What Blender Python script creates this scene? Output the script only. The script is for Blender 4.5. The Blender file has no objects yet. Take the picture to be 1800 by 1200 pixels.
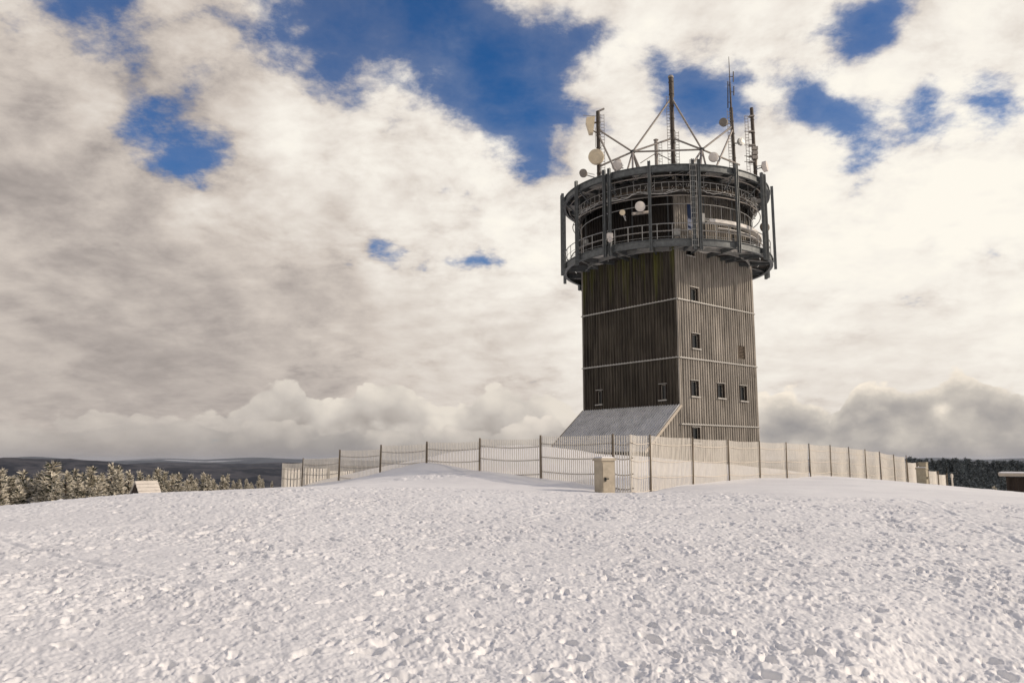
import bpy, bmesh, math, random
import numpy as np
from mathutils import Vector, Matrix
R = math.radians
S = bpy.context.scene
COL = S.collection
random.seed(7)

# ------------------------------------------------------------------ camera (eye at the origin, looking along +Y)
F = 1395.35                       # focal length in photo pixels (1800 wide)
TH = math.atan(207 / F)
cam = bpy.data.cameras.new('camera'); camo = bpy.data.objects.new('camera', cam); COL.objects.link(camo)
cam.sensor_width = 36; cam.lens = 36 * F / 1800; cam.clip_start = .1; cam.clip_end = 60000
camo.location = (0, 0, 0); camo.rotation_euler = (math.pi / 2 + TH, 0, 0)
S.camera = camo
S.render.resolution_x = 1024; S.render.resolution_y = 682

def ray(px, py):
    a = (px - 900) / F; v = (600 - py) / F
    return Vector((a, math.cos(TH) - v * math.sin(TH), math.sin(TH) + v * math.cos(TH)))
def at(px, py, Y):                # where a sight line meets the vertical plane at distance Y
    r = ray(px, py); return r * (Y / r.y)

# ------------------------------------------------------------------ colour management
S.view_settings.view_transform = 'Standard'; S.view_settings.look = 'None'
S.view_settings.exposure = 0.0; S.view_settings.gamma = 1.0

# ------------------------------------------------------------------ sun
SUN_AZ = R(98)                    # clockwise from +Y: low winter sun to the right, a touch behind the viewer
SUN_EL = R(27)
sd = Vector((math.sin(SUN_AZ) * math.cos(SUN_EL), math.cos(SUN_AZ) * math.cos(SUN_EL), math.sin(SUN_EL)))
sl = bpy.data.lights.new('sun', 'SUN'); sl.energy = 3.15; sl.angle = R(1.5); sl.color = (1, .855, .70)
so = bpy.data.objects.new('sun', sl); COL.objects.link(so)
so.rotation_euler = sd.to_track_quat('Z', 'Y').to_euler()

# ------------------------------------------------------------------ world: clear sky + broken cloud by direction
W = bpy.data.worlds.new('World'); S.world = W; W.use_nodes = True; W.cycles.sampling_method = 'MANUAL'; W.cycles.sample_map_resolution = 512
nt = W.node_tree; nt.nodes.clear(); L = nt.links
def N(t, **k):
    n = nt.nodes.new(t)
    for a, b in k.items(): setattr(n, a, b)
    return n
def put(sock, v):
    if hasattr(v, 'is_output') or isinstance(v, bpy.types.NodeSocket): L.new(v, sock)
    else: sock.default_value = v
def M(op, a, b=0.0, c=None, clamp=False):
    n = N('ShaderNodeMath', operation=op, use_clamp=clamp); put(n.inputs[0], a); put(n.inputs[1], b)
    if c is not None: put(n.inputs[2], c)
    return n.outputs[0]
def VM(op, a, b=(0, 0, 0)):
    n = N('ShaderNodeVectorMath', operation=op); put(n.inputs[0], a); put(n.inputs[1], b)
    return n.outputs['Value'] if op == 'DOT_PRODUCT' else n.outputs[0]
def SS(x, lo, hi, o0=0.0, o1=1.0):
    n = N('ShaderNodeMapRange', interpolation_type='SMOOTHSTEP'); put(n.inputs[0], x)
    for i, v in enumerate((lo, hi, o0, o1)): put(n.inputs[i + 1], v)
    return n.outputs[0]
def NZ(vec, scale, detail=6, rough=.55, dist=0.0, lac=2.0):
    n = N('ShaderNodeTexNoise'); put(n.inputs['Vector'], vec); n.inputs['Scale'].default_value = scale
    n.inputs['Detail'].default_value = detail; n.inputs['Roughness'].default_value = rough
    n.inputs['Distortion'].default_value = dist; n.inputs['Lacunarity'].default_value = lac
    return n.outputs['Fac']
def MIX(f, a, b):
    n = N('ShaderNodeMix', data_type='RGBA'); put(n.inputs[0], f); put(n.inputs[6], a); put(n.inputs[7], b)
    return n.outputs[2]
def RGBA(c): return (c[0], c[1], c[2], 1)
tc = N('ShaderNodeTexCoord'); D = VM('NORMALIZE', tc.outputs['Generated'])
sp = N('ShaderNodeSeparateXYZ'); L.new(D, sp.inputs[0]); dx, dy, dz = sp.outputs
def combine(x, y, z):
    n = N('ShaderNodeCombineXYZ'); put(n.inputs[0], x); put(n.inputs[1], y); put(n.inputs[2], z); return n.outputs[0]
def blobs(lst):
    """sum of soft round lobes on the sky; each (px, py, radius px, amount) fixed as a direction in the world"""
    acc = None
    for px, py, rad, amp in lst:
        d = ray(px, py).normalized(); k = 1.0 / (rad / 1450.0) ** 2
        dot = VM('DOT_PRODUCT', D, tuple(d))
        e = M('EXPONENT', M('MULTIPLY_ADD', dot, 2 * k, -2 * k))
        t = M('MULTIPLY', e, amp) if acc is None else M('MULTIPLY_ADD', e, amp, acc)
        acc = t
    return acc
def NC(vec, scale, detail=5, rough=.55):
    n = N('ShaderNodeTexNoise'); put(n.inputs['Vector'], vec); n.inputs['Scale'].default_value = scale
    n.inputs['Detail'].default_value = detail; n.inputs['Roughness'].default_value = rough; return n.outputs['Color']
def SC(v, k):
    n = N('ShaderNodeVectorMath', operation='SCALE'); put(n.inputs[0], v); n.inputs['Scale'].default_value = k; return n.outputs[0]
zc = M('MAXIMUM', dz, 0.0)
inv = M('DIVIDE', 1.0, M('ADD', zc, 0.30))
P = combine(M('MULTIPLY', dx, inv), M('MULTIPLY', dy, inv), 0.35)
fb = NZ(P, 4.2, 10, .63, .12)
fb2 = NZ(VM('ADD', P, (7.3, 2.1, .4)), 9.5, 8, .62, .1)
D0 = D
D = VM('NORMALIZE', VM('ADD', D0, SC(VM('SUBTRACT', NC(D0, 7, 3, .5), (.5, .5, .5)), .10)))
dens = M('ADD', M('MULTIPLY', M('SUBTRACT', fb, .5), 3.0), M('MULTIPLY_ADD', M('SUBTRACT', fb2, .5), 2.3, 1.30))
clear = blobs([(600, 5, 130, .75), (720, 40, 120, .75), (850, 60, 120, 1.0), (900, 150, 85, .7), (935, 235, 75, 1.1), (1010, 60, 80, .6), (1070, 255, 45, .5),
               (235, 215, 60, .72), (315, 250, 70, .80), (385, 275, 55, .8), (365, 150, 45, .4), (210, 15, 80, .72), (60, 0, 80, .6), (475, 70, 60, .6), (580, 120, 50, .5),
               (1245, 165, 70, 1.15), (1160, 120, 50, .5), (1405, 195, 58, 1.1), (1490, 190, 48, .75), (1530, 28, 52, .95), (1460, 60, 45, .5), (1630, 180, 40, .5), (1755, 185, 50, .75),
               (1500, 290, 60, .75), (1640, 235, 45, .6),
               (655, 431, 26, .8), (700, 438, 28, .7), (745, 444, 26, .4), (800, 450, 28, .6), (845, 462, 30, .8), (880, 474, 24, .6), (775, 341, 24, .5), (815, 345, 24, .3), (815, 384, 22, .5), (615, 472, 24, .5), (575, 468, 22, .3)])
veil = blobs([(420, 500, 330, .30), (100, 500, 330, .35), (60, 330, 160, .1), (1600, 480, 260, .25), (1200, 600, 400, .2), (1150, 60, 60, .12), (700, 250, 110, .10), (1080, 180, 55, .12), (1330, 90, 110, .12)])
cover = M('SUBTRACT', M('ADD', dens, veil), M('MULTIPLY', clear, 1.30))
cover = M('SUBTRACT', cover, M('MULTIPLY', SS(dz, .55, .80), 1.4))  # unseen overhead cloud cleared to add bluer light in the shadows
maskA = M('ADD', M('MULTIPLY', SS(cover, .08, .90), .86), M('MULTIPLY', SS(cover, -1.3, .6), .14))
thin = SS(cover, .2, 1.5)
# cloud tone
lum = blobs([(1700, 450, 420, .27), (1300, 250, 420, .12), (760, 260, 280, .10), (950, 540, 260, .12), (30, 560, 420, -.10), (20, 320, 160, -.06), (300, 760, 380, -.14), (-100, 100, 300, -.06), (1560, 720, 240, -.13), (900, 740, 160, -.06)])
lum_bg = blobs([(600, 610, 150, -.09), (320, 620, 200, -.05), (900, 630, 120, -.10), (1600, 600, 220, -.05), (500, 250, 150, .05)])
D = D0
det = NZ(VM('ADD', P, (3.1, 9.7, 1.4)), 4.2, 7, .55, .1)
Pl = VM('ADD', P, (.06, .03, .0))
relief = M('SUBTRACT', fb, NZ(Pl, 4.2, 6, .58, .12))
amp_ = SS(dz, .05, .33, .45, 1.0)
tone = M('ADD', M('ADD', .70, M('ADD', lum, lum_bg)), M('MULTIPLY', amp_, M('ADD', M('MULTIPLY', M('SUBTRACT', det, .5), .34), M('MULTIPLY', relief, .8))))
tone = M('SUBTRACT', tone, M('MULTIPLY', M('SUBTRACT', 1.0, thin), .16))
rA = N('ShaderNodeValToRGB'); put(rA.inputs[0], tone)
cr = rA.color_ramp; cr.elements[0].position = .18; cr.elements[0].color = (.22, .195, .185, 1)
cr.elements[1].position = 1.0; cr.elements[1].color = (1.0, .95, .85, 1)
for p, c in ((.42, (.43, .38, .35)), (.60, (.64, .57, .51)), (.78, (.83, .77, .70)), (.9, (.94, .89, .81))):
    e = cr.elements.new(p); e.color = RGBA(c)
# towering cumulus bank low on the horizon: ragged domed tops, sunlit crests, grey bases
az = M('ARCTAN2', dx, dy); el = M('ARCSINE', dz)
def bank(seed, base, amp, heads, sc, soft, bil):
    q = combine(M('MULTIPLY', az, 1.0), M('MULTIPLY', el, 1.3), seed)
    h = M('MULTIPLY_ADD', NZ(combine(az, seed, 0.0), sc, 2, .5), amp, base)
    acc = h
    for px, py, wpx in heads:
        d = ray(px, py); a0 = math.atan2(d.x, d.y); e0 = math.asin(d.normalized().z) - base - amp * .5; w = wpx / 1450
        g = M('EXPONENT', M('MULTIPLY', M('POWER', M('ABSOLUTE', M('DIVIDE', M('SUBTRACT', az, a0), w)), 2.6), -1.0))
        acc = M('MULTIPLY_ADD', g, e0, acc)
    qw = VM('ADD', q, SC(VM('SUBTRACT', NC(q, 14, 4, .6), (.5, .5, .5)), .045))
    v = N('ShaderNodeTexVoronoi', feature='SMOOTH_F1'); put(v.inputs['Vector'], qw); v.inputs['Scale'].default_value = 20; v.inputs['Smoothness'].default_value = .35
    v2 = N('ShaderNodeTexVoronoi', feature='SMOOTH_F1'); put(v2.inputs['Vector'], qw); v2.inputs['Scale'].default_value = 46; v2.inputs['Smoothness'].default_value = .3
    wob = NZ(q, 40, 6, .6, .1)
    bl = M('ADD', M('SUBTRACT', .42, v.outputs['Distance']), M('MULTIPLY', M('SUBTRACT', .42, v2.outputs['Distance']), .45))
    s = M('SUBTRACT', M('ADD', acc, M('MULTIPLY', M('ADD', bl, M('MULTIPLY', M('SUBTRACT', wob, .5), .5)), bil)), el)
    return q, s, SS(s, 0.0, soft), bl
def shade(q_, s_, bl_, top, deep, k):
    t = M('MULTIPLY_ADD', bl_, .50, top)
    t = M('SUBTRACT', t, M('MULTIPLY', SS(s_, 0.0, k), top - deep))
    return M('ADD', t, M('MULTIPLY', M('SUBTRACT', NZ(q_, 12, 6, .6, .1), .5), .30))
q, s1, mB, bl1 = bank(.3, .040, .02, [(500, 664, 66), (675, 662, 88), (940, 684, 75), (850, 690, 50)], 6.0, .0045, .030)
mB = M('MULTIPLY', mB, SS(az, -.42, -.24, .45, 1.0))
tB = M('ADD', shade(q, s1, bl1, .86, .57, .055), M('MULTIPLY', lum, .6))
q3, s3, mD, bl3 = bank(9.1, .026, .035, [(1100, 700, 120)], 7.0, .005, .030)
mD = M('MULTIPLY', mD, SS(az, -.50, -.20, .3, .9))
tD = M('ADD', shade(q3, s3, bl3, .74, .42, .045), M('MULTIPLY', lum, .8))
q2, s2, mC, bl2 = bank(5.7, .026, .045, [(1370, 680, 60), (1530, 662, 60), (1650, 662, 60), (1760, 684, 60)], 9.0, .006, .036)
mC = M('MULTIPLY', mC, SS(az, .24, .33))
tC = M('ADD', shade(q2, s2, bl2, .88, .50, .03), M('MULTIPLY', M('SUBTRACT', NZ(VM('ADD', q2, (1.0, .0, 8.0)), 11, 7, .6, .1), .5), 1.1))
def ramp(t, stops):
    r_ = N('ShaderNodeValToRGB'); put(r_.inputs[0], t); c_ = r_.color_ramp
    c_.elements[0].position = stops[0][0]; c_.elements[0].color = RGBA(stops[0][1])
    c_.elements[1].position = stops[-1][0]; c_.elements[1].color = RGBA(stops[-1][1])
    for p, c in stops[1:-1]: c_.elements.new(p).color = RGBA(c)
    return r_.outputs[0]
cB = ramp(tB, [(.1, (.22, .20, .195)), (.4, (.38, .34, .31)), (.6, (.58, .53, .48)), (.85, (.80, .73, .64))])
cD = ramp(tD, [(.1, (.22, .21, .21)), (.4, (.37, .34, .32)), (.6, (.56, .51, .46)), (.85, (.82, .74, .65))])
cC = ramp(tC, [(.1, (.30, .285, .285)), (.4, (.45, .415, .385)), (.62, (.60, .55, .49)), (.9, (.95, .85, .72))])
cloud = MIX(mB, rA.outputs[0], cB); cloud = MIX(mD, cloud, cD); cloud = MIX(mC, cloud, cC)
low = SS(el, -.002, .022, 1.0, 0.0)
cloud = MIX(M('MULTIPLY', low, .6), cloud, (.33, .30, .30, 1))
mask = M('MAXIMUM', maskA, M('MAXIMUM', mB, mC)); mask = M('MAXIMUM', mask, low)
sky = N('ShaderNodeTexSky', sky_type='NISHITA'); sky.sun_disc = False; sky.sun_elevation = SUN_EL; sky.sun_rotation = SUN_AZ
sky.air_density = 1.0; sky.dust_density = .3; sky.ozone_density = 3.0
tint = N('ShaderNodeMix', data_type='RGBA', blend_type='MULTIPLY'); tint.inputs[0].default_value = 1
L.new(sky.outputs[0], tint.inputs[6]); tint.inputs[7].default_value = (.36, .90, 1.42, 1)
b1 = N('ShaderNodeBackground'); L.new(tint.outputs[2], b1.inputs[0]); b1.inputs[1].default_value = .07
b2 = N('ShaderNodeBackground'); L.new(cloud, b2.inputs[0]); b2.inputs[1].default_value = 1.0
ms = N('ShaderNodeMixShader'); L.new(mask, ms.inputs[0]); L.new(b1.outputs[0], ms.inputs[1]); L.new(b2.outputs[0], ms.inputs[2])
wo = N('ShaderNodeOutputWorld'); L.new(ms.outputs[0], wo.inputs[0])

# ------------------------------------------------------------------ helpers
def tag(o, label=None, cat=None, group=None, kind=None):
    if label: o['label'] = label
    if cat: o['category'] = cat
    if group: o['group'] = group
    if kind: o['kind'] = kind
    return o
def empty(name, loc, rz=0):
    o = bpy.data.objects.new(name, None); COL.objects.link(o); o.location = loc; o.rotation_euler = (0, 0, rz)
    o.empty_display_size = .5; return o
def origin(o):
    v = Vector((0, 0, 0))
    while o: v += o.location; o = o.parent
    return v
class MB:
    def __init__(s): s.v = []; s.f = []; s.mi = []
    def add(s, vs, fs, m=0):
        b = len(s.v); s.v += [tuple(v) for v in vs]; s.f += [tuple(b + i for i in f) for f in fs]; s.mi += [m] * len(fs)
    def box(s, c, size, rz=0, m=0, top=1.0):
        x, y, z = size[0] / 2, size[1] / 2, size[2] / 2; ca, sa = math.cos(rz), math.sin(rz); vs = []
        for k, (i, j, l) in enumerate([(-1, -1, -1), (1, -1, -1), (1, 1, -1), (-1, 1, -1), (-1, -1, 1), (1, -1, 1), (1, 1, 1), (-1, 1, 1)]):
            q = top if l > 0 else 1; px, py = i * x * q, j * y * q
            vs.append((c[0] + px * ca - py * sa, c[1] + px * sa + py * ca, c[2] + l * z))
        s.add(vs, [(0, 3, 2, 1), (4, 5, 6, 7), (0, 1, 5, 4), (1, 2, 6, 5), (2, 3, 7, 6), (3, 0, 4, 7)], m)
    def bar(s, a, b, w, h=None, m=0, up=(0, 0, 1)):
        a = Vector(a); b = Vector(b); h = h or w; d = (b - a).normalized(); u = Vector(up)
        if abs(d.dot(u)) > .98: u = Vector((0, 1, 0))
        x = d.cross(u).normalized() * w / 2; y = x.cross(d).normalized() * h / 2
        vs = [p + i * x + j * y for p in (a, b) for i, j in ((-1, -1), (1, -1), (1, 1), (-1, 1))]
        s.add(vs, [(0, 1, 2, 3), (7, 6, 5, 4), (0, 4, 5, 1), (1, 5, 6, 2), (2, 6, 7, 3), (3, 7, 4, 0)], m)
    def tube(s, pts, r, n=6, m=0, r2=None):
        pts = [Vector(p) for p in pts]; k = len(pts); vs = []
        for i, p in enumerate(pts):
            d = (pts[min(i + 1, k - 1)] - pts[max(i - 1, 0)]).normalized()
            u = Vector((0, 0, 1)) if abs(d.z) < .9 else Vector((1, 0, 0))
            x = d.cross(u).normalized(); y = x.cross(d)
            rr = r if r2 is None else r + (r2 - r) * i / (k - 1)
            vs += [p + rr * (math.cos(2 * math.pi * j / n) * x + math.sin(2 * math.pi * j / n) * y) for j in range(n)]
        fs = [(i * n + j, i * n + (j + 1) % n, (i + 1) * n + (j + 1) % n, (i + 1) * n + j) for i in range(k - 1) for j in range(n)]
        fs += [tuple(range(n))[::-1], tuple((k - 1) * n + j for j in range(n))]
        s.add(vs, fs, m)
    def lathe(s, c, axis, prof, n=20, m=0):
        a = Vector(axis).normalized(); u = Vector((0, 0, 1)) if abs(a.z) < .9 else Vector((1, 0, 0))
        x = a.cross(u).normalized(); y = x.cross(a); c = Vector(c); vs = []
        for t, r in prof: vs += [c + a * t + r * (math.cos(2 * math.pi * j / n) * x + math.sin(2 * math.pi * j / n) * y) for j in range(n)]
        fs = [(i * n + j, i * n + (j + 1) % n, (i + 1) * n + (j + 1) % n, (i + 1) * n + j) for i in range(len(prof) - 1) for j in range(n)]
        fs += [tuple(range(n))[::-1], tuple((len(prof) - 1) * n + j for j in range(n))]
        s.add(vs, fs, m)
    def annulus(s, c, r0, r1, z0, z1, a0=0, a1=2 * math.pi, n=96, m=0):
        full = abs(a1 - a0 - 2 * math.pi) < 1e-6; k = n if full else n + 1; vs = []
        for i in range(k):
            a = a0 + (a1 - a0) * i / n
            for r, z in ((r0, z0), (r1, z0), (r1, z1), (r0, z1)): vs.append((c[0] + r * math.sin(a), c[1] - r * math.cos(a), z))
        fs = []
        for i in range(n):
            j = (i + 1) % k
            for q_ in range(4): fs.append((i * 4 + q_, i * 4 + (q_ + 1) % 4, j * 4 + (q_ + 1) % 4, j * 4 + q_))
        if not full: fs += [(0, 1, 2, 3), (n * 4 + 3, n * 4 + 2, n * 4 + 1, n * 4)]
        s.add(vs, fs, m)
    def build(s, name, mats, parent=None, smooth=False, loc=None):
        if not isinstance(mats, (list, tuple)): mats = [mats]
        o0 = origin(parent) if parent else (Vector(loc) if loc is not None else Vector((0, 0, 0)))
        me = bpy.data.meshes.new(name); me.from_pydata([tuple(Vector(v) - o0) for v in s.v], [], s.f)
        for m_ in mats: me.materials.append(m_)
        if len(mats) > 1: me.polygons.foreach_set('material_index', s.mi)
        if smooth: me.polygons.foreach_set('use_smooth', [True] * len(me.polygons))
        me.update(); o = bpy.data.objects.new(name, me); COL.objects.link(o)
        if parent: o.parent = parent
        elif loc is not None: o.location = loc
        return o

# ------------------------------------------------------------------ materials
def mat(name, col, rough=.7, metal=0.0, var=.15, scale=6.0, bump=0.0, stretch=(1, 1, 1), col2=None, thr=None, spec=.4, detail=6):
    m = bpy.data.materials.new(name); m.use_nodes = True; t = m.node_tree; b = t.nodes['Principled BSDF']
    b.inputs['Roughness'].default_value = rough; b.inputs['Metallic'].default_value = metal
    b.inputs['Specular IOR Level'].default_value = spec
    c = t.nodes.new('ShaderNodeTexCoord'); mp = t.nodes.new('ShaderNodeMapping'); mp.inputs['Scale'].default_value = stretch
    n = t.nodes.new('ShaderNodeTexNoise'); n.inputs['Scale'].default_value = scale; n.inputs['Detail'].default_value = detail; n.inputs['Roughness'].default_value = .65
    r = t.nodes.new('ShaderNodeValToRGB'); t.links.new(c.outputs['Object'], mp.inputs[0]); t.links.new(mp.outputs[0], n.inputs['Vector'])
    t.links.new(n.outputs['Fac'], r.inputs[0]); t.links.new(r.outputs[0], b.inputs['Base Color'])
    e = r.color_ramp.elements; lo, hi = thr or (.3, .7)
    e[0].position = lo; e[1].position = hi
    if col2: e[0].color = RGBA(col2); e[1].color = RGBA(col)
    else: e[0].color = RGBA([x * (1 - var) for x in col]); e[1].color = RGBA([min(1, x * (1 + var)) for x in col])
    if bump:
        bp = t.nodes.new('ShaderNodeBump'); bp.inputs['Strength'].default_value = bump; bp.inputs['Distance'].default_value = .02
        t.links.new(n.outputs['Fac'], bp.inputs['Height']); t.links.new(bp.outputs[0], b.inputs['Normal'])
    m.cycles.displacement_method = 'BUMP'
    return m
def clad_mat(name, base, light, dark, algae=None):
    """weathered vertical boards: long streaks, board-to-board differences, optional algae stains from the top"""
    m = bpy.data.materials.new(name); m.use_nodes = True; t = m.node_tree; b = t.nodes['Principled BSDF']; b.inputs['Roughness'].default_value = .85
    b.inputs['Specular IOR Level'].default_value = .2
    lk = t.links.new
    def nn(ty): return t.nodes.new(ty)
    c = nn('ShaderNodeTexCoord')
    def noise(sc, st, det=6, rough=.65, off=(0, 0, 0)):
        mp = nn('ShaderNodeMapping'); mp.inputs['Scale'].default_value = st; mp.inputs['Location'].default_value = off; lk(c.outputs['Object'], mp.inputs[0])
        n = nn('ShaderNodeTexNoise'); n.inputs['Scale'].default_value = sc; n.inputs['Detail'].default_value = det; n.inputs['Roughness'].default_value = rough
        lk(mp.outputs[0], n.inputs['Vector']); return n.outputs['Fac']
    n1 = noise(5, (1, 1, .05)); n2 = noise(.55, (1, 1, .5), 5, .6, (3, 1, 2))
    r = nn('ShaderNodeValToRGB'); lk(n1, r.inputs[0]); e = r.color_ramp.elements
    e[0].position = .32; e[0].color = RGBA(dark); e[1].position = .72; e[1].color = RGBA(light); r.color_ramp.elements.new(.5).color = RGBA(base)
    r2 = nn('ShaderNodeMapRange'); lk(n2, r2.inputs[0]); r2.inputs[1].default_value = .3; r2.inputs[2].default_value = .7; r2.inputs[3].default_value = .62; r2.inputs[4].default_value = 1.25
    mx = nn('ShaderNodeVectorMath'); mx.operation = 'SCALE'; lk(r.outputs[0], mx.inputs[0]); lk(r2.outputs[0], mx.inputs['Scale'])
    out = mx.outputs[0]
    if algae:
        n3 = noise(.9, (1.6, 1.6, .07), 4, .55, (9, 2, 0)); s_ = nn('ShaderNodeSeparateXYZ'); lk(c.outputs['Object'], s_.inputs[0])
        h = nn('ShaderNodeMapRange'); lk(s_.outputs[2], h.inputs[0]); h.inputs[1].default_value = algae[1]; h.inputs[2].default_value = algae[2]; h.inputs[3].default_value = 0; h.inputs[4].default_value = .30
        a = nn('ShaderNodeMath'); a.operation = 'ADD'; lk(n3, a.inputs[0]); lk(h.outputs[0], a.inputs[1])
        k = nn('ShaderNodeMapRange'); lk(a.outputs[0], k.inputs[0]); k.inputs[1].default_value = .76; k.inputs[2].default_value = 1.0; k.inputs[4].default_value = .85
        m2 = nn('ShaderNodeMix'); m2.data_type = 'RGBA'; lk(k.outputs[0], m2.inputs[0]); lk(out, m2.inputs[6]); m2.inputs[7].default_value = RGBA(algae[0]); out = m2.outputs[2]
    lk(out, b.inputs['Base Color'])
    bp = nn('ShaderNodeBump'); bp.inputs['Strength'].default_value = .5; bp.inputs['Distance'].default_value = .02; lk(n1, bp.inputs['Height']); lk(bp.outputs[0], b.inputs['Normal'])
    return m
MT = dict(
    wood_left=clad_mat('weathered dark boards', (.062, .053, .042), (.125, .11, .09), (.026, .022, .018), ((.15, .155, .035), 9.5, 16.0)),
    wood_upper=clad_mat('dark shaded upper boards', (.022, .018, .015), (.042, .035, .029), (.012, .010, .008)),  # dark brown boards, with the roof ring's shade put into their colour
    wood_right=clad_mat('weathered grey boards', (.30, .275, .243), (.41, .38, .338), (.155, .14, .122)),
    glass=mat('window glass', (.012, .014, .016), .12, 0, .1, 2, spec=.5),
    frame=mat('white window frame', (.42, .39, .34), .6),
    sill=mat('zinc sill', (.40, .39, .37), .5, .2),
    steel=mat('painted grey steel', (.155, .168, .172), .5, .35, .30, 4.0, .1, col2=(.075, .082, .086)),
    steel_dark=mat('dark stained steel', (.045, .048, .050), .6, .2, .3, 3),
    galv=mat('galvanised steel', (.36, .36, .35), .5, .5, .25, 5),
    grate=mat('frosty deck panel', (.60, .58, .55), .7, .1, .3, 2.0),
    deckd=mat('dark deck panel', (.040, .036, .032), .8, 0, .4, 2),
    rust=mat('rust streaked pipe', (.17, .135, .10), .7, .1, .3, 7, col2=(.06, .045, .035)),
    mast=mat('brown mast pipe', (.085, .068, .055), .6, .2, .3, 5, col2=(.035, .028, .024)),
    strut=mat('weathered strut steel', (.30, .275, .25), .55, .3, .3, 6),
    cream=mat('cream radome', (.62, .53, .38), .5, 0, .10, 3),
    pale=mat('pale radome', (.62, .58, .54), .5, 0, .1, 4),
    dishback=mat('grey dish shroud', (.20, .18, .16), .6, .1, .2, 5),
    frost=mat('rime frost', (.62, .61, .59), .8, 0, .25, 8, .3),
    blue=mat('blue door paint', (.018, .045, .13), .5),
    zinc=mat('corrugated zinc roof', (.64, .64, .64), .55, .1, .2, 1.2),
    verge=mat('pale verge board', (.42, .37, .31), .7, 0, .15, 4, stretch=(1, 1, 1)),
    lath=mat('bleached fence lath', (.66, .625, .565), .8, 0, .14, 12, stretch=(1, 1, .2)),
    post=mat('brown fence post', (.16, .13, .095), .85, 0, .35, 9, .3, (1, 1, .15)),
    wire=mat('fence wire', (.20, .17, .14), .6, .2, .2, 4),
    tape=mat('pale fence line', (.66, .60, .52), .7, 0, .1, 4),
    cab=mat('sand coloured cabinet', (.40, .35, .275), .7, 0, .25, 3, .1),
    cab2=mat('olive cabinet', (.32, .285, .21), .7, 0, .2, 4, .1),
    black=mat('black plastic', (.012, .012, .012), .5),
    hutroof=mat('snow dusted roof boards', (.56, .52, .47), .8, 0, .12, 5, .2),
    hutdark=mat('dark stained timber', (.035, .024, .018), .8, 0, .3, 8, .2, (1, 1, .2)),
    bark=mat('spruce bark', (.085, .062, .045), .9, 0, .3, 9, .4),
)
def leaf_mat(name, col, col2):
    m = mat(name, col, .85, 0, .2, 1.6, col2=col2, thr=(.35, .65), spec=.15)
    return m
MT['needle'] = leaf_mat('spruce needles', (.055, .060, .036), (.020, .028, .018))
MT['rime'] = leaf_mat('rimed spruce twigs', (.82, .77, .67), (.50, .46, .37))
MT['needle_far'] = leaf_mat('shaded spruce needles', (.045, .055, .052), (.016, .021, .022))  # cloud shadow over the right forest is put into both darker colours
MT['rime_far'] = leaf_mat('shaded dusted twigs', (.26, .29, .31), (.10, .12, .13))

# ------------------------------------------------------------------ terrain
CP = []
def cp(px, py, Y):
    p = at(px, py, Y); CP.append((p.x, p.y, p.z))
for x in (-6, -2, 2, 6): CP += [(x, -4, -1.75), (x, 2, -1.73), (x, 6, -1.69)]
for x in (-14, 14): CP += [(x, 0, -1.9), (x, -8, -1.9)]
for px, py, Y in [(-200, 1100, 8), (500, 1090, 8), (900, 1088, 8), (1400, 1088, 8), (2000, 1095, 8),
                  (0, 960, 14), (450, 948, 14), (900, 945, 14), (1400, 945, 14), (1800, 950, 14),
                  (-150, 925, 17), (0, 890, 22), (150, 876, 22), (250, 867.5, 23), (400, 861, 24), (500, 858, 24), (620, 857, 24), (760, 858, 24), (900, 862, 24), (1040, 867, 24), (1150, 866, 24), (1300, 862, 24), (1450, 863, 24), (1620, 867, 24), (1800, 874, 24),
                  (0, 925, 30), (150, 900, 30), (300, 885, 30), (420, 872, 30), (500, 864, 31), (0, 960, 40), (250, 915, 40), (400, 890, 40), (470, 872, 42),
                  (560, 855, 33), (640, 844, 34), (700, 833, 34.5), (750, 812, 35), (775, 802, 35.5), (800, 817, 34), (843, 826, 32.7), (720, 845, 30), (800, 842, 30), (600, 850, 30), (900, 848, 29), (949, 840, 30.3),
                  (500, 862, 43.5), (536, 853, 42), (600, 842, 40), (669, 829, 38.5),
                  (960, 860, 27), (1040, 863, 26.5), (1104, 867, 27.4), (1138, 865, 28.4), (1120, 868, 26.5), (1180, 856, 27), (1073, 850, 29),
                  (800, 794, 40), (880, 784, 41), (980, 787, 40), (1050, 800, 39), (1100, 815, 38), (1180, 832, 38), (1250, 842, 39),
                  (700, 815, 46), (600, 840, 50),
                  (1212, 850, 31), (1275, 844, 33.5), (1330, 839, 36), (1377, 841, 38), (1420, 843, 38), (1470, 839, 39), (1540, 843, 42), (1605, 849, 45), (1670, 854, 47), (1800, 867, 46), (1250, 853, 27), (1400, 850, 30), (1500, 848, 32), (1650, 860, 32), (1800, 872, 33), (1950, 885, 34),
                  (1100, 800, 58), (900, 812, 60), (1250, 815, 58), (1400, 830, 60), (1250, 808, 76), (1000, 812, 80), (1500, 862, 62), (1600, 875, 64), (1672, 862, 66), (1800, 885, 66), (2000, 920, 66), (600, 880, 66), (300, 935, 66), (0, 960, 66)]:
    cp(px, py, Y)
CPa = np.array(CP)
def _U(r2): return np.where(r2 > 1e-9, r2 * np.log(np.maximum(r2, 1e-9)) * .5, 0)
_n = len(CPa); _K = _U(((CPa[:, None, :2] - CPa[None, :, :2]) ** 2).sum(-1)) + np.eye(_n) * .05
_Pm = np.c_[np.ones(_n), CPa[:, :2]]; _A = np.block([[_K, _Pm], [_Pm.T, np.zeros((3, 3))]])
_w = np.linalg.solve(_A, np.r_[CPa[:, 2], 0, 0, 0])
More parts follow.
